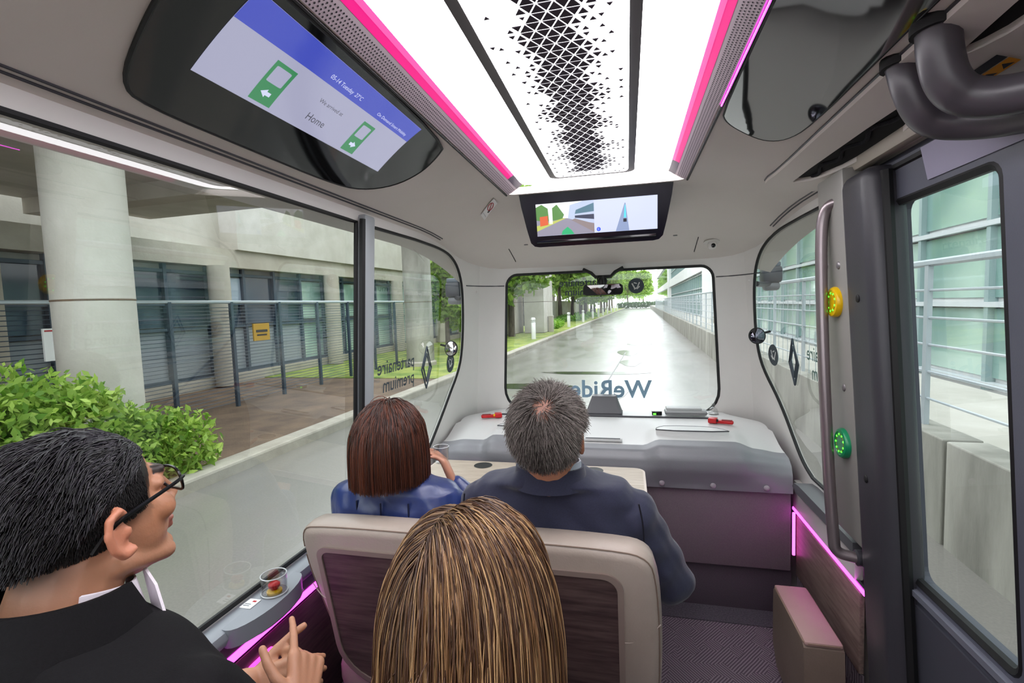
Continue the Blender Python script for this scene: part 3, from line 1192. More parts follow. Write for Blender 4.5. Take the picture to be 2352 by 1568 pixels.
# carpet dark border at the dash
struct(obj('baseboard_front', MB().box((0, 2.34, .003), (1.74, .12, .006)), M('dark_carpet', '#3c3840', .95, noise=(160, '#57525a', 2))), 'dark carpet border at the foot of the dashboard')

# ------------------------------------------------------------------ left side sill, light strip and lower panel
tr = struct(obj('trim_3', MB().box((-.868, .45, .672), (.075, 2.9, .045), bev=.02), M('sill_grey', '#8f949b', .42)), 'grey left window sill with rounded edge')
pod = MB()
pod.loft([[(-.835 + .048 * math.sin(t_) * 1.0 * (math.sin(t_) > 0) + (-.04 if math.sin(t_) <= 0 else 0), 1.07 + .135 * math.cos(t_), z) for t_ in np.linspace(0, 2 * math.pi, 28, endpoint=False)] for z in (.648, .655, .685, .694)])
obj('button_ledge', pod, M('sill_grey', '#8f949b'), tr, angle=50)
obj('ledge_underside', MB().ell((-.83, 1.09, .645), (.035, .12, .022)), M('sill_taupe', '#8d8385', .5), tr)
struct(obj('trim_4', MB().box((-.874, .45, .628), (.035, 2.9, .055), bev=.008), M('taupe_band', '#857a7c', .5)), 'taupe band under the left sill')
t = thing('light_strip', 'glowing pink light strip along the left wall under the sill', 'light strip', (-.86, .6, .59))
part('diffuser', MB().box((-.862, .55, .590), (.012, 2.6, .020), bev=.004), pink_led, t)
part('channel', MB().box((-.868, .55, .590), (.012, 2.62, .030)), dark_grey, t)
pw = struct(obj('trim_5', MB().box((-.872, .55, .37), (.022, 2.7, .40), bev=.003), wood_wall_dark), 'dark wood lower wall panel on the left')
t = thing('usb_socket', 'rounded taupe charging socket plate with pink lit rim on the left wood panel', 'socket', (-.858, 1.06, .50))
sp = rrect(1.01, 1.115, .452, .524, .022, 4)
part('lit_rim', MB().prism(rrect(1.003, 1.122, .445, .531, .026, 4), -.862, -.853, lambda a, b, d: (d, a, b)), M('pink_rim', '#e63fbf', .4, emit=('#ff3fd0', 1.6)), t, angle=30)
pt = part('plate', MB().prism(sp, -.86, -.849, lambda a, b, d: (d, a, b)), M('socket_taupe', '#7d7274', .45), t, angle=30)
for y in (1.045, 1.08):
    part('usb_slot', MB().box((-.8485, y, .49), (.003, .018, .009)), black_rubber, pt)
    part('usb_mark', MB().box((-.8485, y, .505), (.002, .010, .004)), paper, pt)

# emergency button with clear cover on the ledge
t = thing('emergency_button', 'red emergency button on a yellow base under a clear round cover, on the left sill', 'button', (-.83, 1.085, .694))
bx, by = -.832, 1.10
part('yellow_base', MB().lathe([(.020, 0), (.020, .006), (.016, .009), (0, .009)], (bx, by, .6945), None, 20), yellow_plastic, t)
part('red_knob', MB().lathe([(.008, .006), (.009, .014), (.015, .017), (.0155, .024), (.011, .028), (0, .029)], (bx, by, .6945), None, 20), red_plastic, t)
part('clear_cover', MB().lathe([(.033, 0), (.033, .045), (.031, .051), (.030, .051), (.0305, .044), (.0305, .002)], (bx, by, .6945), None, 24), clear_plastic, t)
part('cover_ring', MB().tube([(bx + .0335 * math.cos(q * .2618), by + .0335 * math.sin(q * .2618), .6975) for q in range(24)], .002, 6, closed=True), M('clear_edge', '#c9ccce', .2), t)
part('cover_ring', MB().tube([(bx + .033 * math.cos(q * .2618), by + .033 * math.sin(q * .2618), .7455) for q in range(24)], .0016, 6, closed=True), M('clear_edge', '#c9ccce', .2), t)
part('hinge', MB().box((bx, by + .036, .722), (.014, .008, .018), bev=.003), clear_plastic, t)
lb = thing('instruction_label', 'small white instruction label on the left sill beside the emergency button', 'label', (-.855, 1.035, .695))
part('paper', MB().box((-.858, 1.04, .6953), (.034, .04, .0012)), paper, lb)
part('red_mark', MB().box((-.853, 1.05, .6962), (.010, .006, .0006)), ink_red, lb)
part('text_lines', MB().box((-.862, 1.03, .6962), (.018, .003, .0006)).box((-.862, 1.037, .6962), (.018, .003, .0006)), M('ink_grey', '#8a8f94', .7), lb)

# ------------------------------------------------------------------ right side: sill, light strip, wood, jump seat
tr = struct(obj('trim_6', MB().prism([(2.28, .655), (2.26, .675), (2.20, .682), (1.70, .682), (1.70, .648), (2.24, .640)], .815, .90, lambda a, b, d: (d, a, b)), M('sill_dark', '#5f6064', .45), angle=30), 'dark grey armrest sill under the right quarter window')
struct(obj('trim_7', MB().box((.872, 2.10, .575), (.028, .62, .13), bev=.006), white_plastic), 'white panel below the right sill')
t = thing('light_strip', 'glowing pink light strip along the right wall under the white panel', 'light strip', (.86, 2.1, .5))
part('diffuser', MB().box((.862, 2.07, .503), (.010, .70, .014), bev=.003), pink_led, t)
part('corner_diffuser', MB().box((.850, 2.372, .40), (.012, .010, .20), bev=.003), M('pink_soft', '#d98fcf', .4, emit=('#ff52d6', 2.0)), t)
part('channel', MB().box((.868, 2.07, .503), (.010, .70, .024)), dark_grey, t)
struct(obj('trim_8', MB().box((.870, 2.07, .345), (.016, .62, .28), bev=.003), wood_wall), 'brown wood panel on the right wall')
struct(obj('trim_9', MB().box((.872, 2.07, .10), (.012, .62, .20)), carpet), 'carpeted strip at the foot of the right wall')
js = thing('side_bolster', 'padded brown leather bolster with pink-lit top beside the door post', 'bolster', (.74, 1.80, 0))
mb = MB()
poly = [(1.655, .10), (1.655, .335), (1.68, .355), (1.98, .355), (2.0, .335), (2.0, .06), (1.80, .06), (1.76, .11), (1.72, .10), (1.70, .0), (1.66, .0)]
mb.loft([[(.665, y, z) for y, z in smooth_poly(poly, 1)], [(.672, y, z) for y, z in smooth_poly(poly, 1)], [(.775, y, z) for y, z in smooth_poly(poly, 1)], [(.782, y, z * .995) for y, z in smooth_poly(poly, 1)]])
part('pad', mb, leather_dark, js, angle=35)
part('top_pad', MB().box((.7235, 1.828, .353), (.112, .335, .016), bev=.007), M('pink_glow_leather', '#a2827e', .5, noise=(5, '#a88984', 4), bump=(180, .08)), js)  # pink glow of the light strip put into the top's leather colour
part('piping', MB().tube([(x, y, .354) for x, y in rrect(.668, .779, 1.662, 1.994, .012, 3)], .0025, 6, closed=True), M('piping_tan', '#8a7060', .5), js)
part('foot', MB().box((.69, 1.85, .04), (.03, .06, .08), bev=.005), black_rubber, js)

# ------------------------------------------------------------------ door post, grab rail, buttons


def lean(x, z):
    return x - .06 * (z - .7)


pt = struct(obj('trim_10', MB(), slate_door), 'grey door post between the quarter window and the door')
bpy.data.meshes.remove(pt.data)
pt = None
mb = MB().box((0, 0, 0), (.10, .17, 1.80), bev=.035, seg=4)
mb.v = [(lean(.845, v[2] + .90) + v[0], 1.530 + v[1], v[2] + .90) for v in mb.v]
pt = struct(obj('trim_10', mb, dark_grey, angle=50), 'rounded door post beside the door, its unlit side coloured dark')  # rear-facing side of the post, its lack of light put into the dark grey
mb = MB().box((0, 0, 0), (.075, .19, 1.12), bev=.010)
mb.v = [(lean(.835, v[2] + 1.27) + v[0], 1.685 + v[1], v[2] + 1.27) for v in mb.v]
pp_ = struct(obj('trim_11', mb, post_grey, angle=40), 'light grey post facing carrying two round buttons')
for y, z in ((1.645, 1.556), (1.655, 1.187), (1.735, 1.56)):
    obj('bolt', MB().ell((lean(.80, z) - .002, y, z), (.006, .012, .012), nu=12, nv=8), light_metal, pp_)
for y, z in ((1.525, 1.455), (1.535, .945)):
    obj('screw_hole', MB().ell((lean(.795, z) - .001, y, z), (.004, .011, .011), nu=10, nv=6), black_rubber, pt)
mb = MB().box((.80, 1.50, .09), (.17, .24, .18), bev=.05, seg=3)
obj('post_foot', mb, M('foot_grey', '#6a686e', .4), pt, angle=60)
struct(obj('trim_12', MB().tube([(lean(.842, z), 1.452, z) for z in (.05, .7, 1.3, 1.78)], .016, 8), black_rubber), 'black rubber door seal along the post')
struct(obj('trim_13', MB().tube([(lean(.828, z), 1.475, z) for z in (.05, .7, 1.3, 1.78)], .008, 8), M('seal_trim', '#55505a', .4)), 'slim grey edge beside the door seal')

rail = thing('grab_rail', 'tall bent metal grab rail fixed to the door post', 'rail', (.75, 1.68, .68))
path = smooth_path([(.785, 1.645, 1.742), (.750, 1.66, 1.748), (.724, 1.69, 1.735), (.716, 1.70, 1.66), (.722, 1.69, 1.30), (.735, 1.67, .90), (.742, 1.65, .72), (.745, 1.645, .672), (.80, 1.635, .665)], 3)
part('tube', MB().tube(path, .0165, 14), M('rail_metal', '#9a8f92', .32, metal=.75), rail)
part('collar', MB().lathe([(.022, 0), (.022, .02), (.017, .022)], (.80, 1.652, 1.742), (0, math.radians(-90), 0), 16), dark_grey, rail)
part('collar', MB().lathe([(.024, 0), (.024, .03), (.017, .034)], (.83, 1.635, .665), (0, math.radians(-90), 0), 16), dark_grey, rail)

for nm, z, y, mt, lab in (('yellow', 1.447, 1.675, yellow_plastic, 'round yellow stop button with a ring of green lights on the door post'), ('green', 1.01, 1.672, green_plastic, 'round green door button low on the door post')):
    x = lean(.80, z)
    t = thing('push_button', lab, 'button', (x, y, z))
    rot = (0, math.radians(-90), 0)
    part('body', MB().lathe([(.046, 0), (.047, .010), (.043, .017), (.036, .019), (.034, .016), (0, .016)], (x, y, z), rot, 28), mt, t)
    lights = part('light_ring', MB().tube([(x - .0162, y + .0275 * math.cos(q * .2244), z + .0275 * math.sin(q * .2244)) for q in range(28)], .0016, 5, closed=True), M('ring_dark', '#8b8a12' if nm == 'yellow' else '#0b6a44', .4), t)
    for q in range(9):
        a = q * 2 * math.pi / 9
        part('light_dot', MB().ell((x - .0172, y + .0275 * math.cos(a), z + .0275 * math.sin(a)), (.002, .0034, .0034), nu=8, nv=5), green_glow, lights)

# ------------------------------------------------------------------ sliding door leaves
for i, (y0, y1, g0, g1) in enumerate(((1.02, 1.59, 1.095, 1.478), (.43, 1.0, .515, .90))):
    def dm(a, b, d):
        return (lean(.862, b) + d, a, b)
    lf = sheet([(y0, .03), (y1, .03), (y1, 1.80), (y0, 1.80)], [rrect(g0, g1, .70, 1.70, .03, 4)], dm, .3, .045)
    o = struct(obj('door_%d' % (i + 1), lf, slate_door, smooth=False), 'slate grey door leaf with tall window' + ('' if i == 0 else ', rear leaf'))
    rim = rrect(g0, g1, .70, 1.70, .03, 4)
    obj('window_seal', MB().tube([dm(a, b, .010) for a, b in rim], .013, 6, closed=True), black_rubber, o)
    obj('pane', sheet(rim, [], lambda a, b, d: dm(a, b, .02), .3, 0), side_glass, o, smooth=False)
    obj('stile', sheet(rrect(g1 + .015, y1 - .03, .06, 1.74, .01, 2), [], lambda a, b, d: dm(a, b, -.016 + d), .4, .016), M('stile_grey', '#5d606c', .42), o, smooth=False)
    obj('sill_rail', sheet(rrect(y0 + .01, g1 + .005, .668, .684, .004, 2), [], lambda a, b, d: dm(a, b, -.014 + d), .4, .014), M('sill_rail_grey', '#6d707c', .4), o, smooth=False)
    obj('kick_plate', sheet(rrect(y0 + .015, g1 + .01, .08, .64, .02, 2), [], lambda a, b, d: dm(a, b, -.006 + d), .4, .006), M('door_lower', '#45464f', .5), o, smooth=False)
    for z in (1.72,):
        obj('hinge_screw', MB().ell(dm(y1 - .05, z, -.018), (.004, .008, .008), nu=10, nv=6), light_metal, o)
# door header box above the leaves
hd = struct(obj('trim_14', MB().box((.84, .98, 1.795), (.07, 1.30, .05), bev=.008), slate_door), 'slate grey header above the door')
obj('paper_flap', MB().box((.792, 1.16, 1.755), (.004, .30, .075), rot=(0, math.radians(-12), 0)), M('flap_lilac', '#9c98ae', .5), hd)
obj('header_gap', MB().tube([(.80, y, 1.785) for y in (.40, .9, 1.3, 1.60)], .010, 6), black_rubber, hd)

# mechanism cover on the right cove
cvp = smooth_poly([(.620, 1.955), (.628, 1.80), (.625, 1.40), (.622, .30), (.80, .30), (.80, 1.60), (.79, 1.90), (.70, 1.985), (.64, 1.99)], 1)
slot = smooth_poly([(.685, 1.875), (.70, 1.19), (.715, 1.17), (.765, 1.30), (.762, 1.60), (.735, 1.80), (.70, 1.87)], 1)
slot2 = smooth_poly([(.682, 1.03), (.660, .40), (.735, .40), (.715, .92), (.70, 1.0)], 1)
cvo = thing('door_mechanism_cover', 'cream cover panel with a dark slot over the door mechanism', 'cover', (.71, 1.3, 1.87))
part('panel', sheet(cvp, [slot, slot2], lambda a, b, d: on_roof(a, b, .016 - d), .05, .016), roof_plastic, cvo, angle=35)
part('panel_gap', MB().tube([on_roof(a, b, .002) for a, b in cvp], .0035, 6, closed=True), dark_grey, cvo)
for s_ in (slot, slot2):
    part('dark_slot', sheet(s_, [], lambda a, b, d: on_roof(a, b, .0025), .05, 0), M('slot_black', '#08080b', .9), cvo)
part('brush_strip', MB().tube([on_roof(.722 + .01 * math.sin(y * 40), y, .006) for y in np.linspace(1.25, 1.80, 26)], .006, 5), M('brush_black', '#15141c', .95, bump=(300, .6)), cvo)
part('cream_rail', MB().box((.775, 1.52, 1.838), (.03, .62, .045), bev=.008), M('rail_cream', '#b3ab9e', .45), cvo)
part('rail_end', MB().ell((.79, 1.24, 1.822), (.02, .03, .018)), M('rail_cream', '#b3ab9e'), cvo)
hl = thing('warning_label', 'orange warning label with black symbols on the door mechanism cover', 'label', (.745, 1.0, 1.86))


def wl(u, v, d=.019):
    return on_roof(.728 + .034 * v, 1.075 - .085 * u, d)


part('black_band', sheet([(0, 0), (1, 0), (1, .45), (0, .45)], [], lambda a, b, t: wl(a, b), .3, 0), ink_black, hl)
part('orange_band', sheet([(0, .5), (1, .5), (1, 1), (0, 1)], [], lambda a, b, t: wl(a, b), .3, 0), ink_orange, hl)
part('symbol', sheet([(.3, .6), (.45, .9), (.15, .9)], [], lambda a, b, t: wl(a, b, .0195), .5, 0), ink_black, hl)
part('symbol', sheet([(.75, .6), (.9, .9), (.6, .9)], [], lambda a, b, t: wl(a, b, .0195), .5, 0), ink_black, hl)
for lab, pts in (('lower of the two thick grey curved door arms under the roof', [(.644, 1.09, 1.895), (.650, 1.08, 1.845), (.668, 1.08, 1.80), (.694, 1.084, 1.777), (.738, 1.06, 1.762), (.773, .998, 1.747), (.79, .88, 1.735)]),
                 ('upper of the two thick grey curved door arms under the roof', [(.632, .965, 1.895), (.634, .965, 1.85), (.648, .968, 1.80), (.681, .972, 1.774), (.73, .935, 1.760), (.775, .85, 1.752)])):
    t = thing('curved_bar', lab, 'bar', pts[0], 'curved door arms')
    part('arm', MB().tube(smooth_path(pts, 3), .031, 16), M('arm_grey', '#4a464c', .35, spec=.6), t)
    part('pivot', MB().lathe([(.038, 0), (.038, .05), (0, .05)], (pts[0][0], pts[0][1], 1.885), None, 18), black_rubber, t)

# ------------------------------------------------------------------ window lettering and emblems (applied outside, seen reversed)
text_obj_ = text_obj
wr = tag(text_obj('window_lettering', 'WeRide', .150, lambda u, v: (.262 - u * .98, YF - .004, .905 + v), decal_blue, bold=.003), 'large slate blue company lettering along the foot of the windscreen', 'lettering')


def emblem(cx, cz, r, pos, label):
    t = thing('round_emblem', label, 'emblem', (0, 0, 0), 'round tennis emblems')
    part('disc', MB().add([pos(cx + r * math.cos(q * .2618), cz + r * math.sin(q * .2618), 0) for q in range(24)], [tuple(range(24))]), decal_dark, t, smooth=False)
    for (u, v, w_, h_, rr) in ((-.35, .0, .16, .75, .5), (.28, .12, .14, .7, -.4), (.0, -.3, .6, .14, .5), (.25, -.25, .14, .5, -.8), (-.1, .35, .4, .12, -.3)):
        c_, s_ = math.cos(rr), math.sin(rr)
        quad = [(-w_ / 2, -h_ / 2), (w_ / 2, -h_ / 2), (w_ / 2, h_ / 2), (-w_ / 2, h_ / 2)]
        part('stroke', MB().add([pos(cx + r * (u + c_ * a - s_ * b), cz + r * (v + s_ * a + c_ * b), .0015) for a, b in quad], [(0, 1, 2, 3)]), decal_white, t, smooth=False)
    return t


def ws_pos(x, z, d):
    return (x, YF - .004 - d, z)


def lw(y, z, d):
    p = wallmap(sl(y), z, .006 - d)
    return p


def rw(y, z, d):
    return wallmap(sr(y), z, .006 - d)


emblem(.183, 1.578, .046, ws_pos, 'round dark emblem near the top of the windscreen')
emblem(2.60, 1.165, .055, lw, 'round dark emblem on the left quarter window')
emblem(2.70, 1.185, .055, rw, 'round dark emblem on the right quarter window')


def two_lines(label, mp, size, mat):
    t = thing('sponsor_lettering', label, 'lettering', (0, 0, 0), 'sponsor lettering on the windows')
    part_text('line', 'partenaire', size, lambda u, v: mp(u, v), mat, t, bold=.0008)
    part_text('line', 'premium', size, lambda u, v: mp(u, v - size * .92), mat, t, bold=.0008)
    return t


two_lines('two lines of dark lettering reversed on the windscreen beside the mirror', lambda u, v: (-.02 - u, YF - .004, 1.592 + v), .062, decal_dark)
two_lines('two lines of dark lettering reversed on the left quarter window', lambda u, v: lw(2.12 - u, 1.205 + v, 0), .085, decal_dark)
two_lines('two lines of dark lettering reversed on the right quarter window', lambda u, v: rw(1.90 + u, 1.21 + v, 0), .085, M('decal_teal', '#5c7d74', .6))


def diamond(cy, cz, pos, label):
    t = thing('diamond_emblem', label, 'emblem', (0, 0, 0), 'diamond emblems')
    w_, h_ = .075, .125
    for dz in (-.02, .02):
        q = [(0, h_ - abs(dz)), (w_ * .8, dz * .3), (0, -h_ + abs(dz)), (-w_ * .8, dz * .3)]
        s_ = 1 if dz < 0 else .66
        part('stripe', MB().tube([pos(cy + a * s_, cz + b * s_, .002) for a, b in q], .0045, 4, closed=True), decal_dark, t)


diamond(2.26, 1.18, lw, 'diamond car emblem outline on the left quarter window')
diamond(2.42, 1.18, rw, 'diamond car emblem outline on the right quarter window')

# sensor pods outside the front corners
for x, y, z, side in ((-.97, 3.02, 1.60, 'left'), (.97, 3.2, 1.62, 'right')):
    t = thing('sensor_pod', 'dark sensor pod mounted outside the ' + side + ' front corner', 'sensor', (x, y, z), 'corner sensor pods')
    part('body', MB().box((x, y, z), (.11, .10, .10), bev=.02), M('pod_dark', '#2c3038', .4), t)
    part('cap', MB().box((x, y, z + .06), (.09, .08, .03), bev=.008), M('pod_cap', '#4a5560', .4), t)
    part('foot', MB().box((x, y, z - .07), (.09, .08, .05), bev=.02), M('pod_foot', '#6a6c70', .4), t)
    part('bracket', MB().tube([(x, y, z - .05), (x * .93, y - .1, z - .06), (x * .86, y - .24, z - .06)], .015, 8), dark_grey, t)

# ------------------------------------------------------------------ OUTSIDE: a street seen through the windows
# own frame: origin on the road below the camera, +Y along the road
_f = Vector((.028, .9995, .0112)).normalized()
_r = Vector((.9996, -.028, 0)).normalized()
_u = _r.cross(_f)
EXT = Matrix((_r, _f, _u)).transposed().to_4x4()
EXT.translation = Vector((.13, 0, -.35))


def ext(name, mb, mats, label=None, cat=None, group=None, smooth=False, kind=None):
    o = obj(name, mb, mats, None, smooth=smooth, mw=EXT)
    if cat:
        tag(o, label, cat, group)
    elif label:
        o['label'] = label
    if kind:
        o['kind'] = kind
    return o


def eth(name, label, cat, loc, group=None, rotz=0., scale=1.):
    return thing(name, label, cat, group=group, mw=EXT @ Matrix.Translation(loc) @ Matrix.Rotation(rotz, 4, 'Z') @ Matrix.Scale(scale, 4))


def copy_tree(o, parent=None):
    c = o.copy()
    COL.objects.link(c)
    if parent is not None:
        c.parent = parent
        c.matrix_parent_inverse = o.matrix_parent_inverse
    for ch in list(o.children):
        copy_tree(ch, c)
    return c


def wet_road():
    m = bpy.data.materials.new('wet_asphalt')
    m.use_nodes = True
    nt = m.node_tree
    b = nt.nodes['Principled BSDF']
    tc = nt.nodes.new('ShaderNodeTexCoord')
    n1 = nt.nodes.new('ShaderNodeTexNoise')
    n1.inputs['Scale'].default_value = .55
    n1.inputs['Detail'].default_value = 5
    mp = nt.nodes.new('ShaderNodeMapping')
    mp.inputs['Scale'].default_value = (1.6, .5, 1)
    nt.links.new(tc.outputs['Object'], mp.inputs['Vector'])
    nt.links.new(mp.outputs['Vector'], n1.inputs['Vector'])
    r1 = nt.nodes.new('ShaderNodeValToRGB')
    r1.color_ramp.elements[0].position = .42
    r1.color_ramp.elements[1].position = .58
    r1.color_ramp.elements[0].color = (.28,) * 3 + (1,)
    r1.color_ramp.elements[1].color = (.45,) * 3 + (1,)
    nt.links.new(n1.outputs['Fac'], r1.inputs['Fac'])
    nt.links.new(r1.outputs['Color'], b.inputs['Roughness'])
    n2 = nt.nodes.new('ShaderNodeTexNoise')
    n2.inputs['Scale'].default_value = 60
    n2.inputs['Detail'].default_value = 4
    nt.links.new(tc.outputs['Object'], n2.inputs['Vector'])
    r2 = nt.nodes.new('ShaderNodeValToRGB')
    r2.color_ramp.elements[0].color = lin('#6c6965') + (1,)
    r2.color_ramp.elements[1].color = lin('#8a8680') + (1,)
    nt.links.new(n2.outputs['Fac'], r2.inputs['Fac'])
    nt.links.new(r2.outputs['Color'], b.inputs['Base Color'])
    b.inputs['Specular IOR Level'].default_value = .6
    b.inputs['Coat Weight'].default_value = .6
    b.inputs['Coat Roughness'].default_value = .24
    bp = nt.nodes.new('ShaderNodeBump')
    bp.inputs['Strength'].default_value = .12
    bp.inputs['Distance'].default_value = .004
    nt.links.new(n2.outputs['Fac'], bp.inputs['Height'])
    nt.links.new(bp.outputs['Normal'], b.inputs['Normal'])
    return m


concrete = M('pale_concrete', '#b9b4aa', .85, noise=(1.2, '#cbc7bf', 8), bump=(30, .2))
concrete_warm = M('warm_concrete', '#a79f92', .85, noise=(1.0, '#bdb6aa', 8), bump=(30, .2))
concrete_stain = M('stained_concrete', '#77756d', .85, noise=(.8, '#b4b1a8', 8), bump=(30, .3), stretch=(1, 2.0, .45))
kerb_mat = M('kerb_stone', '#a09a8e', .8, noise=(3, '#b4aea2'), bump=(60, .2))
grass_mat = M('verge_grass', '#5d7a2c', .9, noise=(1.6, '#a3ab52', 8), bump=(50, .6))
dirt_mat = M('bare_earth', '#7a6552', .95, noise=(1.5, '#59493e', 8), bump=(40, .6))
white_render = M('white_render', '#dedfdf', .8, noise=(.6, '#e6e6e6', 5))
facade_glass = M('teal_reflection_glass', '#6f9490', .06, spec=1.0, noise=(.35, '#b4cfc2', 2), coat=.6)  # green reflections mixed into the pane colour as paler mottling
dark_glass = M('blue_dark_glass', '#1e2c3d', .08, spec=.9, noise=(.4, '#32485a', 2))
bright_glass = M('pale_glass', '#aab6c6', .1, spec=.9)
grey_panel = M('grey_panel', '#8f979f', .5)
frame_dark = M('frame_blue_grey', '#3a4a5a', .45)
frame_white = M('frame_pale', '#c3c9cc', .5)
rail_grey = M('galvanised', '#b4bcc2', .45, metal=.3)
bark = M('bark', '#4a4038', .95, noise=(5, '#6b6256', 6), bump=(20, .8), stretch=(2, 2, .5))
bark_dark = M('bark_dark', '#221e1c', .95, noise=(5, '#35302c', 6), bump=(20, .8), stretch=(2, 2, .5))
bollard_white = M('bollard_white', '#dcdcda', .5)

road_o = ext('ground_road', MB().box((-1.1, 60, -.05), (6.9, 160, .10)), wet_road(), 'wet grey asphalt road', kind='structure')
ext('ground_kerb', MB().box((-4.62, 60, .03), (.28, 160, .22), bev=.03), kerb_mat, 'low stone kerb on the left of the road', kind='structure')
ext('ground_earth', MB().box((-8.2, 1.5, -.02), (6.9, 19, .16)), dirt_mat, 'bare earth strip beside the kerb', kind='structure')
ext('ground_verge', MB().box((-14.5, 85, .0), (20, 148, .16)), grass_mat, 'yellowish grass verge', kind='structure')
ext('ground_deck', MB().box((3.0, 60, .33), (1.5, 160, .66)), concrete, 'raised concrete deck in front of the right building', kind='structure')
for i, (x, y, a, b) in enumerate(((-1.2, 12.5, 1.3, .16), (-.5, 17.5, .35, .5), (-.35, 14.6, .3, .35), (-2.6, 10.4, 1.1, .14), (-.5, 10.2, .3, .5), (-.1, 21, .5, .3))):
    ext('ground_puddle', MB().add([(x + a * (1 + .2 * math.sin(3 * q)) * math.cos(q), y + b * 2 * (1 + .25 * math.cos(2 * q + i)) * math.sin(q), .0045) for q in np.linspace(0, 2 * math.pi, 24, endpoint=False)], [tuple(range(24))]), M('puddle', '#3c4034', .16, spec=.8), 'shallow puddle on the wet road', kind='structure')
ext('ground_road_seam', MB().box((-.72, 13.2, .003), (.03, 9, .004), rot=(0, 0, -.03)), M('tar', '#4b4b4b', .3), 'tar seam in the road', kind='structure')

# retaining wall and railing on the right
rt = eth('retaining_wall', 'stained concrete retaining wall along the right of the road', 'wall', (2.15, 20, 0))
y = -8.
k = 0
seg = to_mesh('wall_segment', MB().box((0, 0, .35), (.24, 5.96, .82), bev=.01), concrete_stain, False)
while y < 130:
    o = link('wall_segment', seg, rt)
    o.location = (0, y + 3 - 20, 0)
    y += 6
rl = eth('railing', 'galvanised steel railing on top of the retaining wall', 'railing', (2.15, 20, .76))
post = to_mesh('post', MB().box((0, 0, .63), (.035, .05, 1.26)), rail_grey, False)
for i in range(60):
    o = link('post', post, rl)
    o.location = (0, -26 + 1.5 * i, 0)
for z, r in ((1.26, .028), (1.05, .010), (.84, .010), (.63, .010), (.42, .010), (.21, .010)):
    obj('rail', MB().tube([(0, -28, z), (0, 64, z)], r, 6), rail_grey, rl)
bal = MB()
for i in range(420):
    yy = 5 + i * .25 - 20
    if yy > 30:
        break
    bal.box((.0, yy, .63), (.007, .007, 1.25))
so = obj('baluster', bal, rail_grey, rl, smooth=False)
so['kind'] = 'stuff'

# right building: white render with window bands
rb = eth('white_office_building', 'long white building with window bands coloured with green reflections, right of the road', 'building', (3.7, 30, .66))


def bx(mb, x0, x1, y0, y1, z0, z1, mi=0):
    return mb.box(((x0 + x1) / 2, (y0 + y1) / 2, (z0 + z1) / 2), (x1 - x0, y1 - y0, z1 - z0), mi)


obj('wall', bx(MB(), .25, 8, -40, 100, -.6, 14), white_render, rb, smooth=False)
for (y0, y1, z0, z1) in ((-6.5, 2.5, -.6, 6.0), (41, 45, -.6, 11), (-40, -36, -.6, 6)):
    obj('pier', bx(MB(), -.05, .3, y0, y1, z0, z1), white_render, rb, smooth=False)
obj('band', bx(MB(), .0, .3, -36, 100, 2.95, 3.9), white_render, rb, smooth=False)
obj('band', bx(MB(), .0, .3, -36, 100, 6.6, 8.2), white_render, rb, smooth=False)
pane_m = to_mesh('pane', MB().box((0, 0, 0), (.02, 1.36, .80)), facade_glass, False)
mull = to_mesh('mullion', MB().box((0, 0, 1.45), (.10, .07, 2.95)), M('mullion_teal', '#8fa3a3', .5), False)
trans = to_mesh('transom', MB().box((0, 0, 0), (.11, 1.43, .06)), frame_white, False)
npane = 0
for (y0, y1, z0) in ((-36, -6.6, 0), (2.6, 40.8, 0), (-36, -6.6, 3.85), (2.6, 40.8, 3.85)):
    nb = int((y1 - y0) / 1.43)
    for i in range(nb):
        yc = y0 + (i + .5) * 1.43
        o = link('mullion', mull, rb); o.location = (.20, y0 + i * 1.43, z0)
        for kz in range(3):
            zc = z0 + .52 + kz * .93
            if npane < 280:
                o = link('pane', pane_m, rb); o.location = (.225, yc, zc)
                npane += 1
        for kz in range(4):
            o = link('transom', trans, rb); o.location = (.19, yc, z0 + .04 + kz * .93)
obj('glazing', bx(MB(), .215, .235, 45, 99, .1, 2.9), facade_glass, rb, smooth=False)
obj('glazing', bx(MB(), .215, .235, 45, 99, 4.0, 6.5), facade_glass, rb, smooth=False)
obj('glazing', bx(MB(), .228, .24, -36, 41, 3.95, 6.5), facade_glass, rb, smooth=False)
lampm = obj('wall_lamp', MB().box((-.10, -4.2, 2.35), (.16, .14, .42), bev=.02), black_rubber, rb)
obj('planter', MB().box((-.25, -5.0, .14), (.45, .45, .34), bev=.02), concrete_warm, rb)

# left building: concrete frame with dark glazing, fence in front
lb_ = eth('concrete_building', 'low concrete building with dark blue glazing, left of the road', 'building', (-10.2, 8, 0))
obj('wall', bx(MB(), -6, -.2, -16, 19, 0, 6), concrete, lb_, smooth=False)
obj('beam', bx(MB(), -.3, .25, -16, 19, 3.0, 3.45), concrete_warm, lb_, smooth=False)
obj('parapet', bx(MB(), -.3, .35, 2.2, 19, 3.45, 5.6), concrete, lb_, smooth=False)
obj('plinth', bx(MB(), -.3, .15, -16, 19, 0, .30), concrete_warm, lb_, smooth=False)
pl_d = to_mesh('pane', MB().box((0, 0, 0), (.03, 1.02, 1.25)), dark_glass, False)
pl_b = to_mesh('pane', MB().box((0, 0, 0), (.03, 1.02, .62)), bright_glass, False)
pl_g = to_mesh('panel', MB().box((0, 0, 0), (.04, 1.02, 1.10)), grey_panel, False)
pl_t = to_mesh('pane', MB().box((0, 0, 0), (.03, 1.02, 1.15)), facade_glass, False)
fr_v = to_mesh('frame_bar', MB().box((0, 0, 1.65), (.10, .08, 2.7)), frame_dark, False)
fr_h = to_mesh('frame_bar', MB().box((0, 0, 0), (.09, 1.10, .07)), frame_dark, False)
colm = to_mesh('column', MB().lathe([(.24, .1), (.24, 3.0), (0, 3.0)], n=16), concrete_warm, True)
i = 0
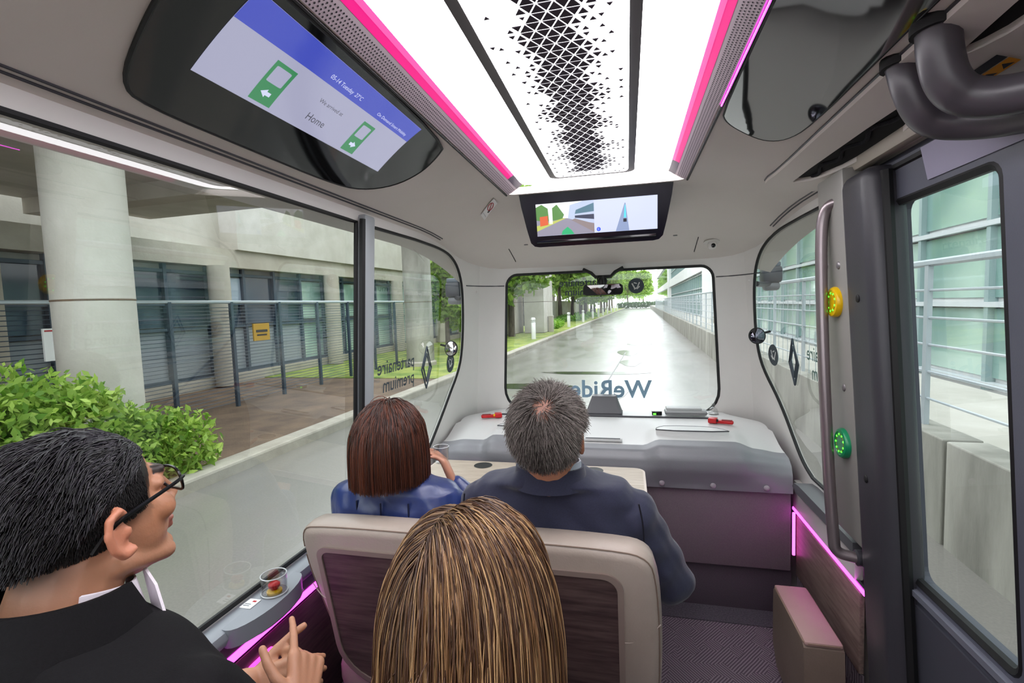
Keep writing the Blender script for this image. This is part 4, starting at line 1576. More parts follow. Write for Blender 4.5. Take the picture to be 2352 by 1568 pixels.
yy = -15.5
while yy < 18.5:
    far = yy > 4.5
    o = link('frame_bar', fr_v, lb_); o.location = (-.02, yy - .55, 0)
    o = link('panel' if not far else 'pane', pl_g if not far else pl_t, lb_); o.location = (-.08, yy, .92)
    if far:
        o = link('pane', pl_t, lb_); o.location = (-.08, yy, 2.2)
    elif i % 3 == 1:
        o = link('pane', pl_b, lb_); o.location = (-.08, yy, 2.45)
        o = link('pane', pl_d, lb_); o.location = (-.09, yy, 1.9)
    else:
        o = link('pane', pl_d, lb_); o.location = (-.08, yy, 2.2)
    for z in (.36, 1.52, 2.1, 2.84):
        o = link('frame_bar', fr_h, lb_); o.location = (-.03, yy, z)
    if i % 4 == 0:
        o = link('column', colm, lb_); o.location = (.35, yy - .55, 0)
    yy += 1.1
    i += 1
cp = eth('concrete_canopy', 'wide concrete canopy slab over the left pavement', 'canopy', (-7.6, 0, 3.9))
obj('slab', MB().box((.05, -2.5, .2), (4.7, 21, .5), bev=.03), concrete, cp, smooth=False)
for yb in (-10, -6, -2, 2, 6):
    obj('rib', MB().box((0, yb, -.15), (4.6, .35, .3)), concrete_warm, cp, smooth=False)
for (x, y, r, lab) in ((-5.75, 3.95, .36, 'thick round concrete column close to the left kerb'), (-6.6, 13.6, .42, 'grey round concrete column ahead of the canopy')):
    t = eth('concrete_column', lab, 'column', (x, y, 0), 'round concrete columns')
    obj('shaft', MB().lathe([(r, 0), (r, 3.9), (0, 3.9)], n=28), concrete if y < 10 else concrete_stain, t)
    obj('base', MB().lathe([(r + .06, 0), (r + .06, .18), (r, .22)], n=28), concrete_warm, t)
    obj('joint', MB().lathe([(r + .002, 2.0), (r + .004, 2.01), (r + .002, 2.02)], n=28), dirt_mat, t)

fc = eth('wire_fence', 'grey wire fence with posts in front of the left building', 'fence', (-7.5, 8, .05))
fp = to_mesh('post', MB().box((0, 0, 1.0), (.06, .06, 2.0)), frame_dark, False)
for i in range(15):
    o = link('post', fp, fc); o.location = (0, -10.5 + 1.25 * i, 0)
obj('rail', MB().tube([(0, -10.5, 2.0), (0, 7.0, 2.0)], .03, 6), rail_grey, fc)
wires = [.10 + .062 * i for i in range(30)]
for z in wires:
    obj('wire', MB().tube([(0, -10.5, z), (0, 7.0, z)], .006, 4), frame_dark, fc)
t = eth('notice_board', 'white notice board with blue print on the wire fence', 'sign', (-7.4, 4.9, 1.35))
obj('board', MB().box((0, 0, .15), (.03, .95, .42)), paper, t)
obj('blue_print', MB().box((.017, .22, .15), (.004, .32, .18)), M('print_blue', '#6a6ea6', .6), t)
obj('red_line', MB().box((.017, 0, .33), (.004, .92, .02)), ink_red, t)
t = eth('warning_sign', 'small yellow sign hanging on the wire fence', 'sign', (-7.4, 8.1, 1.30))
obj('board', MB().box((0, 0, .15), (.03, .42, .34)), M('sign_yellow', '#c79a1e', .5), t)
obj('black_print', MB().box((.017, 0, .17), (.004, .30, .05)).box((.017, 0, .09), (.004, .26, .03)), ink_black, t)

# concrete piers ahead on the left
for (x0, x1, y, lab) in ((-7.0, -5.75, 29.0, 'pale concrete wall pier at the left edge of the windscreen view, nearer the road'), (-13, -7.4, 27.4, 'weathered concrete wall behind the slim tree on the left')):
    t = eth('concrete_pier', lab, 'wall', ((x0 + x1) / 2, y, 0))
    w_ = x1 - x0
    for kz in range(4):
        obj('block', MB().box((0, 1.5, .1 + 1.9 * kz + .94), (w_, 3.0, 1.87), bev=.012), concrete if w_ < 2 else concrete_warm, t, smooth=False)
    obj('core', MB().box((0, 1.5, 3.8), (w_ - .03, 2.97, 7.5)), dirt_mat, t, smooth=False)
t = eth('stone_post', 'short stone post beside the pale pier', 'post', (-5.55, 30.2, 0))
obj('shaft', MB().box((0, 0, .5), (.28, .28, 1.1), bev=.02), concrete_warm, t)
obj('cap', MB().box((0, 0, 1.07), (.32, .32, .06), bev=.01), concrete, t)

gw = eth('garden_wall', 'low pale concrete wall behind the dark tree trunks', 'wall', (-10.8, 66, 0))
for kz in range(12):
    obj('block', MB().box((0, -33 + 6 * kz, 1.1), (.3, 5.96, 2.3), bev=.01), concrete_warm if kz % 2 else concrete, gw, smooth=False)

# white bollards
bol = None
for i, (x, y) in enumerate(((-5.33, 24), (-5.28, 36), (-5.26, 45), (-5.25, 54), (-5.22, 61), (-5.2, 68), (-5.2, 77), (-5.2, 87), (-5.2, 98), (-5.2, 110))):
    where = ['nearest', 'second', 'third', 'fourth', 'fifth', 'sixth', 'seventh', 'eighth', 'ninth', 'farthest'][i]
    lab = where + ' white bollard light on the left verge' + (', counted from the pale pier' if 0 < i < 9 else '')
    if bol is None:
        bol = eth('bollard', lab, 'bollard', (x, y, .05), 'white bollards on the verge')
        obj('shaft', MB().lathe([(.115, 0), (.115, .86), (.10, .88), (0, .88)], n=16), bollard_white, bol)
        obj('lamp_head', MB().lathe([(.085, .88), (.085, 1.0), (0, 1.0)], n=16), M('bollard_lens', '#b5b8b6', .4), bol)
        obj('louvre', MB().lathe([(.12, .925), (.12, .945), (.09, .95), (.09, .925)], n=16), bollard_white, bol)
        obj('cap', MB().lathe([(.12, 1.0), (.12, 1.06), (.09, 1.12), (0, 1.13)], n=16), bollard_white, bol)
    else:
        o = copy_tree(bol)
        o.matrix_world = EXT @ Matrix.Translation((x, y, .05))
        o['label'] = lab


# trees: trunk + leaf crown
def leaf_mesh(name, blobs, n, size, col1, col2, seed=1):
    r = np.random.default_rng(seed)
    V, F, Cc = [], [], []
    for k in range(n):
        c, rad = blobs[r.integers(len(blobs))]
        d = r.normal(size=3)
        d /= np.linalg.norm(d)
        p = np.array(c) + d * np.array(rad) * r.uniform(.55, 1.02)
        a = r.normal(size=3); a /= np.linalg.norm(a)
        b = np.cross(a, r.normal(size=3)); b /= np.linalg.norm(b)
        s = size * r.uniform(.6, 1.3)
        o = len(V)
        V += [p - a * s, p + b * s * .45, p + a * s, p - b * s * .45]
        F.append((o, o + 1, o + 2, o + 3))
        t = r.random()
        col = [c1 * (1 - t) + c2 * t for c1, c2 in zip(col1, col2)]
        Cc += [tuple(col) + (1,)] * 4
    me = bpy.data.meshes.new(name)
    me.from_pydata([tuple(v) for v in V], [], F)
    at = me.color_attributes.new('Col', 'FLOAT_COLOR', 'POINT')
    at.data.foreach_set('color', np.array(Cc, dtype=np.float32).ravel())
    me.materials.append(LEAF)
    return me


def leaf_material():
    m = bpy.data.materials.new('leaf')
    m.use_nodes = True
    nt = m.node_tree
    b = nt.nodes['Principled BSDF']
    a = nt.nodes.new('ShaderNodeAttribute')
    a.attribute_name = 'Col'
    nt.links.new(a.outputs['Color'], b.inputs['Base Color'])
    b.inputs['Roughness'].default_value = .55
    tr_ = nt.nodes.new('ShaderNodeBsdfTranslucent')
    nt.links.new(a.outputs['Color'], tr_.inputs['Color'])
    mx = nt.nodes.new('ShaderNodeMixShader')
    mx.inputs[0].default_value = .45
    nt.links.new(b.outputs[0], mx.inputs[1])
    nt.links.new(tr_.outputs[0], mx.inputs[2])
    nt.links.new(mx.outputs[0], nt.nodes['Material Output'].inputs['Surface'])
    return m


LEAF = leaf_material()
G1, G2, G3 = lin('#5f8a2a'), lin('#a9c85a'), lin('#3d6626')
crowns = []
for s_ in range(3):
    r = np.random.default_rng(20 + s_)
    blobs = [((r.uniform(-1.6, 1.6), r.uniform(-1.6, 1.6), r.uniform(3.0, 7.6)), (r.uniform(1.1, 1.9),) * 3) for _ in range(12)]
    crowns.append(leaf_mesh('crown', blobs, 9000, .23, G1 if s_ != 2 else G3, G2, 30 + s_))
trunks = []
for s_ in range(3):
    mb = MB()
    r = np.random.default_rng(50 + s_)
    mb.tube([(0, 0, 0), (.05 * r.normal(), .05 * r.normal(), 1.5), (.12 * r.normal(), .1 * r.normal(), 3.2), (.2 * r.normal(), .2, 5.5)], [.20, .16, .13, .05], 10)
    for q in range(5):
        a = q * 1.3
        mb.tube([(.05, .02, 2.6 + .4 * q), (.7 * math.cos(a), .7 * math.sin(a), 3.6 + .4 * q), (1.3 * math.cos(a), 1.3 * math.sin(a), 4.6 + .4 * q)], [.07, .05, .02], 6)
    trunks.append(to_mesh('trunk', mb, bark if s_ != 1 else bark_dark))
tree_spots = [(-7.1, 26.3, 0, 1.05, 'slim tree standing just before the weathered concrete wall'), (-8.4, 44, 0, 1.25, 'big pale-barked tree behind the second bollard'), (-9.6, 40, 1, 1.0, 'dark tree right behind the pale concrete pier'), (-6.9, 50, 1, .95, 'first dark trunk in the tree row behind the mirror'),
              (-6.7, 55, 1, .95, 'second dark trunk in the tree row behind the mirror'), (-6.8, 60, 1, .95, 'third dark trunk in the tree row behind the mirror'), (-6.6, 66, 1, 1.0, 'fourth dark trunk in the tree row behind the mirror'), (-6.8, 73, 1, 1.0, 'fifth dark trunk in the tree row behind the mirror'),
              (-6.6, 82, 2, 1.0, 'nearer of the trees past the row at the left of the far road'), (-6.8, 92, 1, 1.05, 'middle tree past the row at the left of the far road'), (-6.6, 104, 2, 1.1, 'farther tree past the row at the left of the far road'), (-12, 52, 2, 1.3, 'broad tree set back behind the dark trunks'), (-11.5, 68, 0, 1.4, 'tall bright tree set back behind the row'),
              (-9.5, 58, 0, 1.35, 'leafy tree filling the gap behind the second dark trunk'), (-9.2, 76, 2, 1.5, 'leafy tree behind the fifth dark trunk'), (-10, 90, 0, 1.6, 'pale leafy tree well behind the row'), (-8.2, 120, 0, 1.7, 'high tree near the far bollards'), (-11.8, 46, 0, 1.2, 'bushy tree directly behind the big pale-barked tree'), (-13, 112, 0, 2.0, 'very tall pale tree in the far left distance'), (-10.5, 132, 2, 2.0, 'very tall dark tree in the far left distance'), (-15, 84, 2, 1.9, 'tall tree over the low pale wall'), (-4.0, 150, 0, 1.5, 'tree behind the far hedge, left of the road axis'), (.5, 152, 2, 1.4, 'tree behind the far hedge, right of the road axis'), (-8.5, 146, 2, 1.7, 'large tree at the far left end of the road'), (-7.3, 17.5, 0, .55, 'young tree by the glazing seen through the left quarter window')]
for i, (x, y, k, sc, lab) in enumerate(tree_spots):
    t = eth('tree', lab, 'tree', (x, y, .05), 'roadside trees', rotz=i * 1.7, scale=sc)
    link('trunk', trunks[k], t)
    c = link('crown', crowns[(i + k) % 3], t)
    c['kind'] = 'stuff'

# low planting
def shrub(name, label, loc, blobs, n, size, c1, c2, seed, group=None):
    t = eth(name, label, 'shrub', loc, group)
    f_ = link('foliage', leaf_mesh('foliage', blobs, n, size, c1, c2, seed), t)
    f_['kind'] = 'stuff'
    mb = MB()
    for c, r in blobs[:6]:
        mb.tube([(c[0], c[1], 0), (c[0] * 1.02, c[1], c[2])], [.02, .008], 5)
    obj('stem', mb, bark, t)


r = np.random.default_rng(5)
shrub('hedge', 'bright green hedge beside the kerb below the near column', (-4.98, 2.9, .05), [((r.uniform(-.14, .14), -1.7 + 2.9 * q / 11, (.40 + .62 * (1 - q / 11) + r.uniform(0, .2)) * (.75 if q > 8 else 1)), (.30, .42, .45 + .2 * (1 - q / 11))) for q in range(12)], 14000, .05, lin('#5f8f24'), lin('#c6e070'), 71)
shrub('fern_bush', 'bright green ferns around the foot of the big tree', (-6.6, 35.6, .05), [((r.uniform(-1.2, .8), r.uniform(-2, 3), .3), (.6, .6, .35)) for q in range(12)], 3500, .09, lin('#4f8a24'), lin('#a6d04c'), 72, 'verge planting')
shrub('ground_ivy', 'low green planting under the dark trunks', (-7.0, 55, .05), [((r.uniform(-1.5, .9), r.uniform(-10, 14), .25), (.8, 1.6, .35)) for q in range(26)], 6000, .12, lin('#3f7a24'), lin('#8cc04c'), 73, 'verge planting')
shrub('far_hedge', 'clipped dark green hedge closing the far end of the road', (-1.5, 138, 0), [((-4.5 + .9 * q, 0, .9), (.8, .6, .95)) for q in range(13)], 5000, .2, lin('#2f5a24'), lin('#5f9440'), 74)

# ------------------------------------------------------------------ people


def organic(name, mb, mats, parent, voxel=.006, smooth=6, color=None, factor=.5, fold=0.):
    """union of the rough pieces in mb as one continuous smooth skin"""
    me = bpy.data.meshes.new(name + '_raw')
    me.from_pydata(mb.v, [], mb.f)
    bm = bmesh.new()
    bm.from_mesh(me)
    bmesh.ops.recalc_face_normals(bm, faces=bm.faces)
    bm.to_mesh(me)
    bm.free()
    ob = bpy.data.objects.new(name + '_raw', me)
    COL.objects.link(ob)
    md = ob.modifiers.new('r', 'REMESH')
    md.mode = 'VOXEL'
    md.voxel_size = voxel
    sm = ob.modifiers.new('s', 'SMOOTH')
    sm.iterations = smooth
    sm.factor = factor
    dg = bpy.context.evaluated_depsgraph_get()
    res = bpy.data.meshes.new_from_object(ob.evaluated_get(dg))
    bpy.data.objects.remove(ob)
    bpy.data.meshes.remove(me)
    res.name = name
    res.materials.clear()
    for m in (mats if isinstance(mats, (list, tuple)) else [mats]):
        res.materials.append(m)
    res.polygons.foreach_set('use_smooth', [True] * len(res.polygons))
    res.polygons.foreach_set('material_index', [0] * len(res.polygons))
    if color is not None:
        co = np.empty(len(res.vertices) * 3, dtype=np.float32)
        res.vertices.foreach_get('co', co)
        c = color(co.reshape(-1, 3))
        at = res.color_attributes.new('Col', 'FLOAT_COLOR', 'POINT')
        at.data.foreach_set('color', np.hstack([c, np.ones((len(c), 1))]).astype(np.float32).ravel())
    if fold:
        k = len(res.vertices)
        co = np.empty(k * 3, dtype=np.float32)
        res.vertices.foreach_get('co', co)
        co = co.reshape(-1, 3).astype(float)
        no = np.array([tuple(v.vector) for v in res.vertex_normals])
        x, y, z = co.T
        w = np.sin(x * 55 + z * 31 + 2.2 * np.sin(z * 17 + y * 9)) * np.sin(z * 23 - x * 12 + 1.7 * np.sin(x * 14)) + .6 * np.sin(x * 21 - z * 64 + 2 * np.sin(x * 11 + y * 13))
        co += no * (w * fold)[:, None]
        res.vertices.foreach_set('co', co.astype(np.float32).ravel())
        res.update()
    L = parent.location
    res.transform(Matrix.Translation(-Vector(L)))
    return link(name, res, parent)


def ring(cx, cy, z, hw, hd, n=28, e=2.5):
    pts = []
    for i in range(n):
        a = 2 * math.pi * i / n
        c, s = math.cos(a), math.sin(a)
        pts.append((cx + hw * math.copysign(abs(c) ** (2 / e), c), cy + hd * math.copysign(abs(s) ** (2 / e), s), z))
    return pts


def torso_loft(mb, cx, cy, zs, secs, lean_y=0.):
    mb.loft([ring(cx, cy + dy + lean_y * dz, zs + dz, hw, hd) for dz, hw, hd, dy in secs][::-1])


def limb(mb, pts, rs, n=14):
    for i in range(len(pts) - 1):
        mb.cap(pts[i], pts[i + 1], rs[i], rs[i + 1], n)


def hand(mb, wrist, d, nrm, thumb, size=1., curls=(.5, .5, .55, .6), thumb_curl=.4):
    """palm plus five separate bent fingers; d along the hand, nrm out of the back, thumb towards the thumb side"""
    w, d, nrm, th = Vector(wrist), Vector(d).normalized(), Vector(nrm).normalized(), Vector(thumb).normalized()
    th = (th - d * th.dot(d)).normalized()
    nrm = d.cross(th) if d.cross(th).dot(nrm) > 0 else th.cross(d)
    s = size
    for k in range(4):
        off = th * (.030 - .020 * k) * s
        mb.cap(w + off * .55 + d * .012 * s, w + off + d * .085 * s, .0145 * s, .0125 * s, 10)
    for k, (ln, cu) in enumerate(zip((.072, .080, .074, .058), curls)):
        p = w + th * (.030 - .020 * k) * s + d * .088 * s
        dirn = (d + th * (.10 - .06 * k)).normalized()
        for seg_, rr in ((.44, .0092), (.31, .0084), (.25, .0074)):
            dirn = (dirn * math.cos(cu) - nrm * math.sin(cu)).normalized()
            q = p + dirn * ln * seg_ * s
            mb.cap(p, q, rr * s, rr * .92 * s, 8)
            p = q
    p = w + th * .026 * s + d * .020 * s
    dirn = (d * .65 + th * .8 - nrm * .2).normalized()
    for ln, rr in ((.040, .0125), (.032, .0105), (.026, .009)):
        q = p + dirn * ln * s
        mb.cap(p, q, rr * s, rr * .9 * s, 8)
        p = q
        dirn = (dirn * math.cos(thumb_curl) + (d - th * .3).normalized() * math.sin(thumb_curl)).normalized()


def head_prims(H, s=1.0, detail=True):
    """head in local frame (face +Y), transformed by H"""
    mb = MB()
    mb.ell((0, -.012, .035), (.074, .096, .083), nu=24, nv=16)
    mb.ell((0, .028, -.028), (.061, .066, .084), nu=24, nv=16)
    mb.ell((0, .034, -.078), (.048, .050, .036), nu=18, nv=12)
    mb.ell((0, .078, -.098), (.020, .016, .016))
    for sx in (-1, 1):
        mb.cap((sx * .052, -.012, -.062), (sx * .026, .066, -.098), .016, .015)
        mb.ell((sx * .040, .066, -.022), (.024, .022, .022))
        mb.ell((sx * .034, .072, .012), (.016, .014, .010))
        if detail:
            # ear: outer rim and lobe
            e0 = Vector((sx * .074, -.014, -.008))
            pts = [(.004, .016, -.030), (.008, -.002, -.032), (.014, -.014, -.015), (.016, -.016, .008), (.013, -.008, .026), (.008, .008, .030), (.003, .016, .018)]
            mb.tube([e0 + Vector((sx * a, b, c)) for a, b, c in pts], [.007, .0075, .006, .006, .006, .006, .005], 8)
            mb.ell(e0 + Vector((sx * .003, .002, -.002)), (.006, .014, .026), (0, 0, sx * .35))
            mb.ell(e0 + Vector((sx * .006, .012, -.004)), (.005, .006, .008))
    mb.cap((-.030, .086, .026), (.030, .086, .026), .010, .010)
    mb.cap((0, .092, .018), (0, .110, -.026), .008, .012)
    mb.ell((0, .112, -.030), (.012, .012, .010))
    for sx in (-1, 1):
        mb.ell((sx * .012, .101, -.034), (.008, .010, .008))
    mb.ell((0, .092, -.062), (.022, .010, .0065))
    mb.ell((0, .090, -.073), (.019, .010, .0075))
    mb.v = [tuple(H @ (Vector(v) * s)) for v in mb.v]
    return mb


def strands(roots, dirs, length, steps, rad, colors, colliders, grav=.0, stiff=1., wave=0., rng=RNG, off=None, taper=.35):
    N = len(roots)
    p = roots.copy()
    d = dirs / np.linalg.norm(dirs, axis=1, keepdims=True)
    P = [p.copy()]
    seg_ = (length / steps)[:, None]
    off = np.zeros(N) if off is None else off
    ph = rng.uniform(0, 6.28, (N, 3))
    for k in range(steps):
        w = np.sin(ph + k * .9) * wave
        d = d * stiff + np.array([0, 0, -grav]) + w
        d /= np.linalg.norm(d, axis=1, keepdims=True)
        q = p + d * seg_
        for c, r in colliders:
            u = (q - c) / r
            n = np.linalg.norm(u, axis=1)
            m = n < 1 + off
            if m.any():
                u[m] = u[m] / n[m][:, None] * (1 + off[m])[:, None]
                q[m] = c + u[m] * r
        dd = q - p
        d = dd / (np.linalg.norm(dd, axis=1, keepdims=True) + 1e-9)
        p = q
        P.append(p.copy())
    P = np.stack(P, 1)                      # N, steps+1, 3
    K = steps + 1
    T = np.gradient(P, axis=1)
    T /= np.linalg.norm(T, axis=2, keepdims=True) + 1e-9
    ref = rng.normal(size=(N, 1, 3)) + np.zeros((1, K, 1))
    A = np.cross(T, ref)
    A /= np.linalg.norm(A, axis=2, keepdims=True) + 1e-9
    B = np.cross(T, A)
    tt = np.linspace(0, 1, K)[None, :, None]
    R = rad[:, None, None] * (1 - (1 - taper) * tt)
    V = np.empty((N, K, 3, 3))
    for j in range(3):
        a = 2 * math.pi * j / 3
        V[:, :, j] = P + (A * math.cos(a) + B * math.sin(a)) * R
    idx = np.arange(N * K * 3).reshape(N, K, 3)
    F = []
    for j in range(3):
        j2 = (j + 1) % 3
        F.append(np.stack([idx[:, :-1, j], idx[:, :-1, j2], idx[:, 1:, j2], idx[:, 1:, j]], -1).reshape(-1, 4))
    F = np.concatenate(F)
    C_ = np.repeat(colors[:, None, :], K * 3, 1).reshape(-1, 3)
    return V.reshape(-1, 3), F, C_


def fast_mesh(name, V, F, C_, mat, parent):
    me = bpy.data.meshes.new(name)
    me.vertices.add(len(V))
    L = np.array(parent.location)
    me.vertices.foreach_set('co', (V - L).astype(np.float32).ravel())
    me.loops.add(len(F) * 4)
    me.loops.foreach_set('vertex_index', F.astype(np.int32).ravel())
    me.polygons.add(len(F))
    me.polygons.foreach_set('loop_start', np.arange(0, len(F) * 4, 4, dtype=np.int32))
    me.polygons.foreach_set('use_smooth', [True] * len(F))
    me.update(calc_edges=True)
    at = me.color_attributes.new('Col', 'FLOAT_COLOR', 'POINT')
    at.data.foreach_set('color', np.hstack([C_, np.ones((len(C_), 1))]).astype(np.float32).ravel())
    me.materials.append(mat)
    return link(name, me, parent)


def skin_mat(name):
    m = M(name, '#ffffff', .48, attr='Col', bump=(260, .06))
    b = m.node_tree.nodes['Principled BSDF']
    b.inputs['Subsurface Weight'].default_value = .12
    b.inputs['Subsurface Radius'].default_value = (.01, .004, .002)
    return m


SKIN = skin_mat('skin')
HAIR = M('hair', '#ffffff', .38, spec=.55, attr='Col')
HAIR_MATT = M('hair_matt', '#ffffff', .45, spec=.4, attr='Col')


def col(n):
    return np.array(lin(n))


def mixc(a, b, t):
    t = np.clip(t, 0, 1)[:, None]
    return a[None, :] * (1 - t) + b[None, :] * t if a.ndim == 1 and b.ndim == 1 else a * (1 - t) + b * t


def sphere_dirs(n, rng):
    v = rng.normal(size=(n, 3))
    return v / np.linalg.norm(v, axis=1, keepdims=True)


def seated_legs(mb, cx, hy_, kx=.10, knee_y=.44, r=.072):
    for sx in (-1, 1):
        limb(mb, [(cx + sx * .09, hy_, .50), (cx + sx * kx, hy_ + knee_y, .53), (cx + sx * kx, hy_ + knee_y + .03, .10)], [r + .012, r - .012, r - .03])
        mb.ell((cx + sx * kx, hy_ + knee_y + .08, .055), (.045, .12, .05))


# ---- person 1: man with glasses, front left
pA = thing('person', 'man in black jacket with glasses looking up, seated at the left window', 'person', (-.60, .47, .43))
HA = Matrix.Translation((-.602, .497, 1.185)) @ Matrix.Rotation(math.radians(-5), 4, 'Z') @ Matrix.Rotation(math.radians(11), 4, 'X')
HAi = np.array(HA.inverted())


def locA(P, Hi):
    return P @ Hi[:3, :3].T + Hi[:3, 3]


mb = head_prims(HA, 1.0)
nk = [HA @ Vector((0, -.030, -.055)), Vector((-.602, .445, 1.045)), Vector((-.60, .44, .98))]
limb(mb, nk, [.060, .062, .075])
torso_loft(mb, -.60, .45, .98, [(.03, .06, .05, 0), (0, .12, .07, 0), (-.1, .16, .09, 0), (-.45, .15, .1, 0)])
limb(mb, [(-.41, .47, .93), (-.345, .60, .71), (-.455, .715, .745)], [.045, .040, .028])
limb(mb, [(-.79, .47, .93), (-.78, .62, .71), (-.60, .745, .745)], [.045, .040, .028])
hand(mb, (-.462, .722, .735), (-.35, .70, .50), (.55, -.3, .6), (-.5, .2, .75), 1.0, (.10, .85, .95, 1.0), .25)
hand(mb, (-.60, .752, .735), (.88, .25, .10), (-.2, -.3, .9), (0, .6, .8), 1.0, (.85, .9, .95, .95), .2)


def colA(P):
    q = locA(P, HAi)
    x, y, z = q[:, 0], q[:, 1], q[:, 2]
    base = np.tile(col('#b88568'), (len(P), 1))
    cheek = np.exp(-((y - .06) ** 2 + (z + .03) ** 2) / .0012)
    base = mixc(base, np.tile(col('#c88a66'), (len(P), 1)), cheek * .7)
    ear = (np.abs(x) > .073) & (np.abs(z + .01) < .045) & (np.abs(y + .01) < .03)
    base[ear] = col('#c58266')
    lips = ((y > .085) & (np.abs(z + .067) < .011) & (np.abs(x) < .024))
    base[lips] = col('#a66a5c')
    # cropped sides: short dark hair fading to skin
    zl = .030 + .42 * np.clip(y - .02, 0, .1) * 2.2
    side = np.clip((z - (-.030 - .55 * (y < -.02) * np.clip(-y - .02, 0, .08))) / .055, 0, 1) * (y < .052 + .3 * (z - .0)) * (np.linalg.norm(q, axis=1) < .2)
    side = side * (z > -.10)
    nape = np.clip((-.02 - y) / .05, 0, 1)
    side = np.maximum(side, nape * np.clip((z + .085) / .07, 0, 1) * .9)
    side[ear] = 0
    base = mixc(base, np.tile(col('#1a1513'), (len(P), 1)), side)
    brow = (np.abs(z - .030) < .006) & (y > .075) & (np.abs(x) > .012)
    base[brow] = col('#2a1f1a')
    return base


organic('body', mb, SKIN, pA, .0038, 5, colA)
# hair on top, combed back in short waves
N = 9000
dv = sphere_dirs(N * 5, RNG)
q = dv * np.array([.077, .099, .087]) + np.array([0, -.012, .035])
front = .062 - .0 * q[:, 0]
lim = np.where(q[:, 1] > 0, .040 + .35 * q[:, 1], .040 + .62 * np.clip(q[:, 1], -.2, 0))
ok = (q[:, 2] > lim) & (q[:, 1] < .078)
q, dvv = q[ok][:N], dv[ok][:N]
top = np.clip((q[:, 2] - .05) / .05, 0, 1)
tang = np.stack([.25 * np.sin(q[:, 1] * 90 + q[:, 0] * 60), -np.ones(len(q)) * .9, .1 * np.ones(len(q))], 1)
dd = dvv * (.28 + .16 * top)[:, None] + tang * 1.0 + RNG.normal(size=q.shape) * .10
ln = .016 + .022 * top + RNG.uniform(0, .006, len(q))
Hn = np.array(HA)
roots = q @ Hn[:3, :3].T + Hn[:3, 3]
dw = dd @ Hn[:3, :3].T
cc_ = np.array([col(['#0b0a0b', '#15131a', '#1d1a22'][i]) for i in RNG.integers(0, 3, len(q))])
V, F_, C_ = strands(roots, dw, ln, 6, np.full(len(q), .0017), cc_, [], grav=.22, wave=.10)
hA = fast_mesh('hair', V, F_, C_, HAIR, pA)
# side and back short hair
dv = sphere_dirs(40000, RNG)
q = dv * np.array([.0755, .0975, .085]) + np.array([0, -.012, .035])
lim2 = np.where(q[:, 1] > -.01, .0, -.035 + .10 * np.clip(q[:, 1] + .1, 0, .1))
lim = np.where(q[:, 1] > 0, .040 + .35 * q[:, 1], .040 + .62 * np.clip(q[:, 1], -.2, 0))
ok = (q[:, 2] > lim2) & (q[:, 2] <= lim + .01) & (q[:, 1] < .045)
q, dvv = q[ok][:6000], dv[ok][:6000]
dd = dvv * .5 + np.array([0, -.3, -.8])
roots = q @ Hn[:3, :3].T + Hn[:3, 3]
V, F_, C_ = strands(roots, dd @ Hn[:3, :3].T, np.full(len(q), .007), 2, np.full(len(q), .0011), np.tile(col('#151113'), (len(q), 1)), [], grav=.1)
fast_mesh('cropped_hair', V, F_, C_, HAIR_MATT, pA)
suit_black = M('black_suit', '#060508', .8, spec=.25, noise=(300, '#0a090d', 2), bump=(500, .15))
mb = MB()
torso_loft(mb, -.60, .455, 1.03, [(.055, .066, .062, -.012), (.035, .082, .075, -.008), (.01, .135, .09, 0), (-.02, .195, .10, 0), (-.06, .225, .11, .005), (-.14, .225, .12, .01), (-.3, .205, .13, .015), (-.5, .20, .14, .02), (-.6, .20, .15, .03)])
limb(mb, [(-.415, .46, .955), (-.345, .585, .715), (-.425, .680, .735)], [.072, .058, .044])
limb(mb, [(-.785, .46, .955), (-.79, .60, .71), (-.66, .715, .735)], [.072, .058, .044])
jk = organic('jacket', mb, suit_black, pA, .007, 5, fold=.0028)


def collar_strip(name, pts, h, t, mat, parent, flare=.012):
    mb = MB()
    P = [Vector(p) for p in pts]
    n = len(P)
    cen = sum(P, Vector()) / n
    secs = []
    for p in P:
        o = (p - cen)
        o.z = 0
        o = o.normalized()
        secs.append([p, p + o * t, p + o * (t + flare) + Vector((0, 0, -h)), p + o * flare + Vector((0, 0, -h))])
    mb.loft([[tuple(q) for q in s_] for s_ in secs])
    return part(name, mb, mat, parent, angle=50)


def neck_ring(c, rx, ry, a0, a1, tilt=0., n=24):
    return [(c[0] + rx * math.cos(math.radians(a0 + (a1 - a0) * i / (n - 1))), c[1] + ry * math.sin(math.radians(a0 + (a1 - a0) * i / (n - 1))), c[2] + tilt * math.sin(math.radians(a0 + (a1 - a0) * i / (n - 1)))) for i in range(n)]


shirt_white = M('white_shirt', '#dcd6de', .7, noise=(80, '#e6e0e8', 3))
collar_strip('jacket_collar', neck_ring((-.602, .456, 1.106), .078, .078, 25, -205, -.010), .072, .006, suit_black, pA, .03)
collar_strip('shirt_collar', neck_ring((-.602, .466, 1.104), .066, .072, 88, -20, -.022), .048, .004, shirt_white, pA, .012)
for sg in (1, -1):
    mb = MB()
    c = Vector((-.602 + sg * .022, .532, 1.077))
    mb.prism([(.01, .02), (.050, .0), (.085, -.058), (.040, -.050)], 0, .004, lambda a, b, d: (c.x + sg * a, c.y - .35 * a + d + .012, c.z + b))
    part('shirt_collar_point', mb, shirt_white, pA, smooth=False)
mb = MB()
torso_loft(mb, -.60, .455, 1.02, [(.05, .062, .06, .002), (0, .10, .085, .012), (-.1, .09, .105, .025), (-.3, .08, .12, .035)])
organic('shirt', mb, shirt_white, pA, .008, 3)
mb = MB()
seated_legs(mb, -.60, .42)
mb.ell((-.60, .42, .50), (.19, .17, .10))
organic('trousers', mb, suit_black, pA, .010, 5)
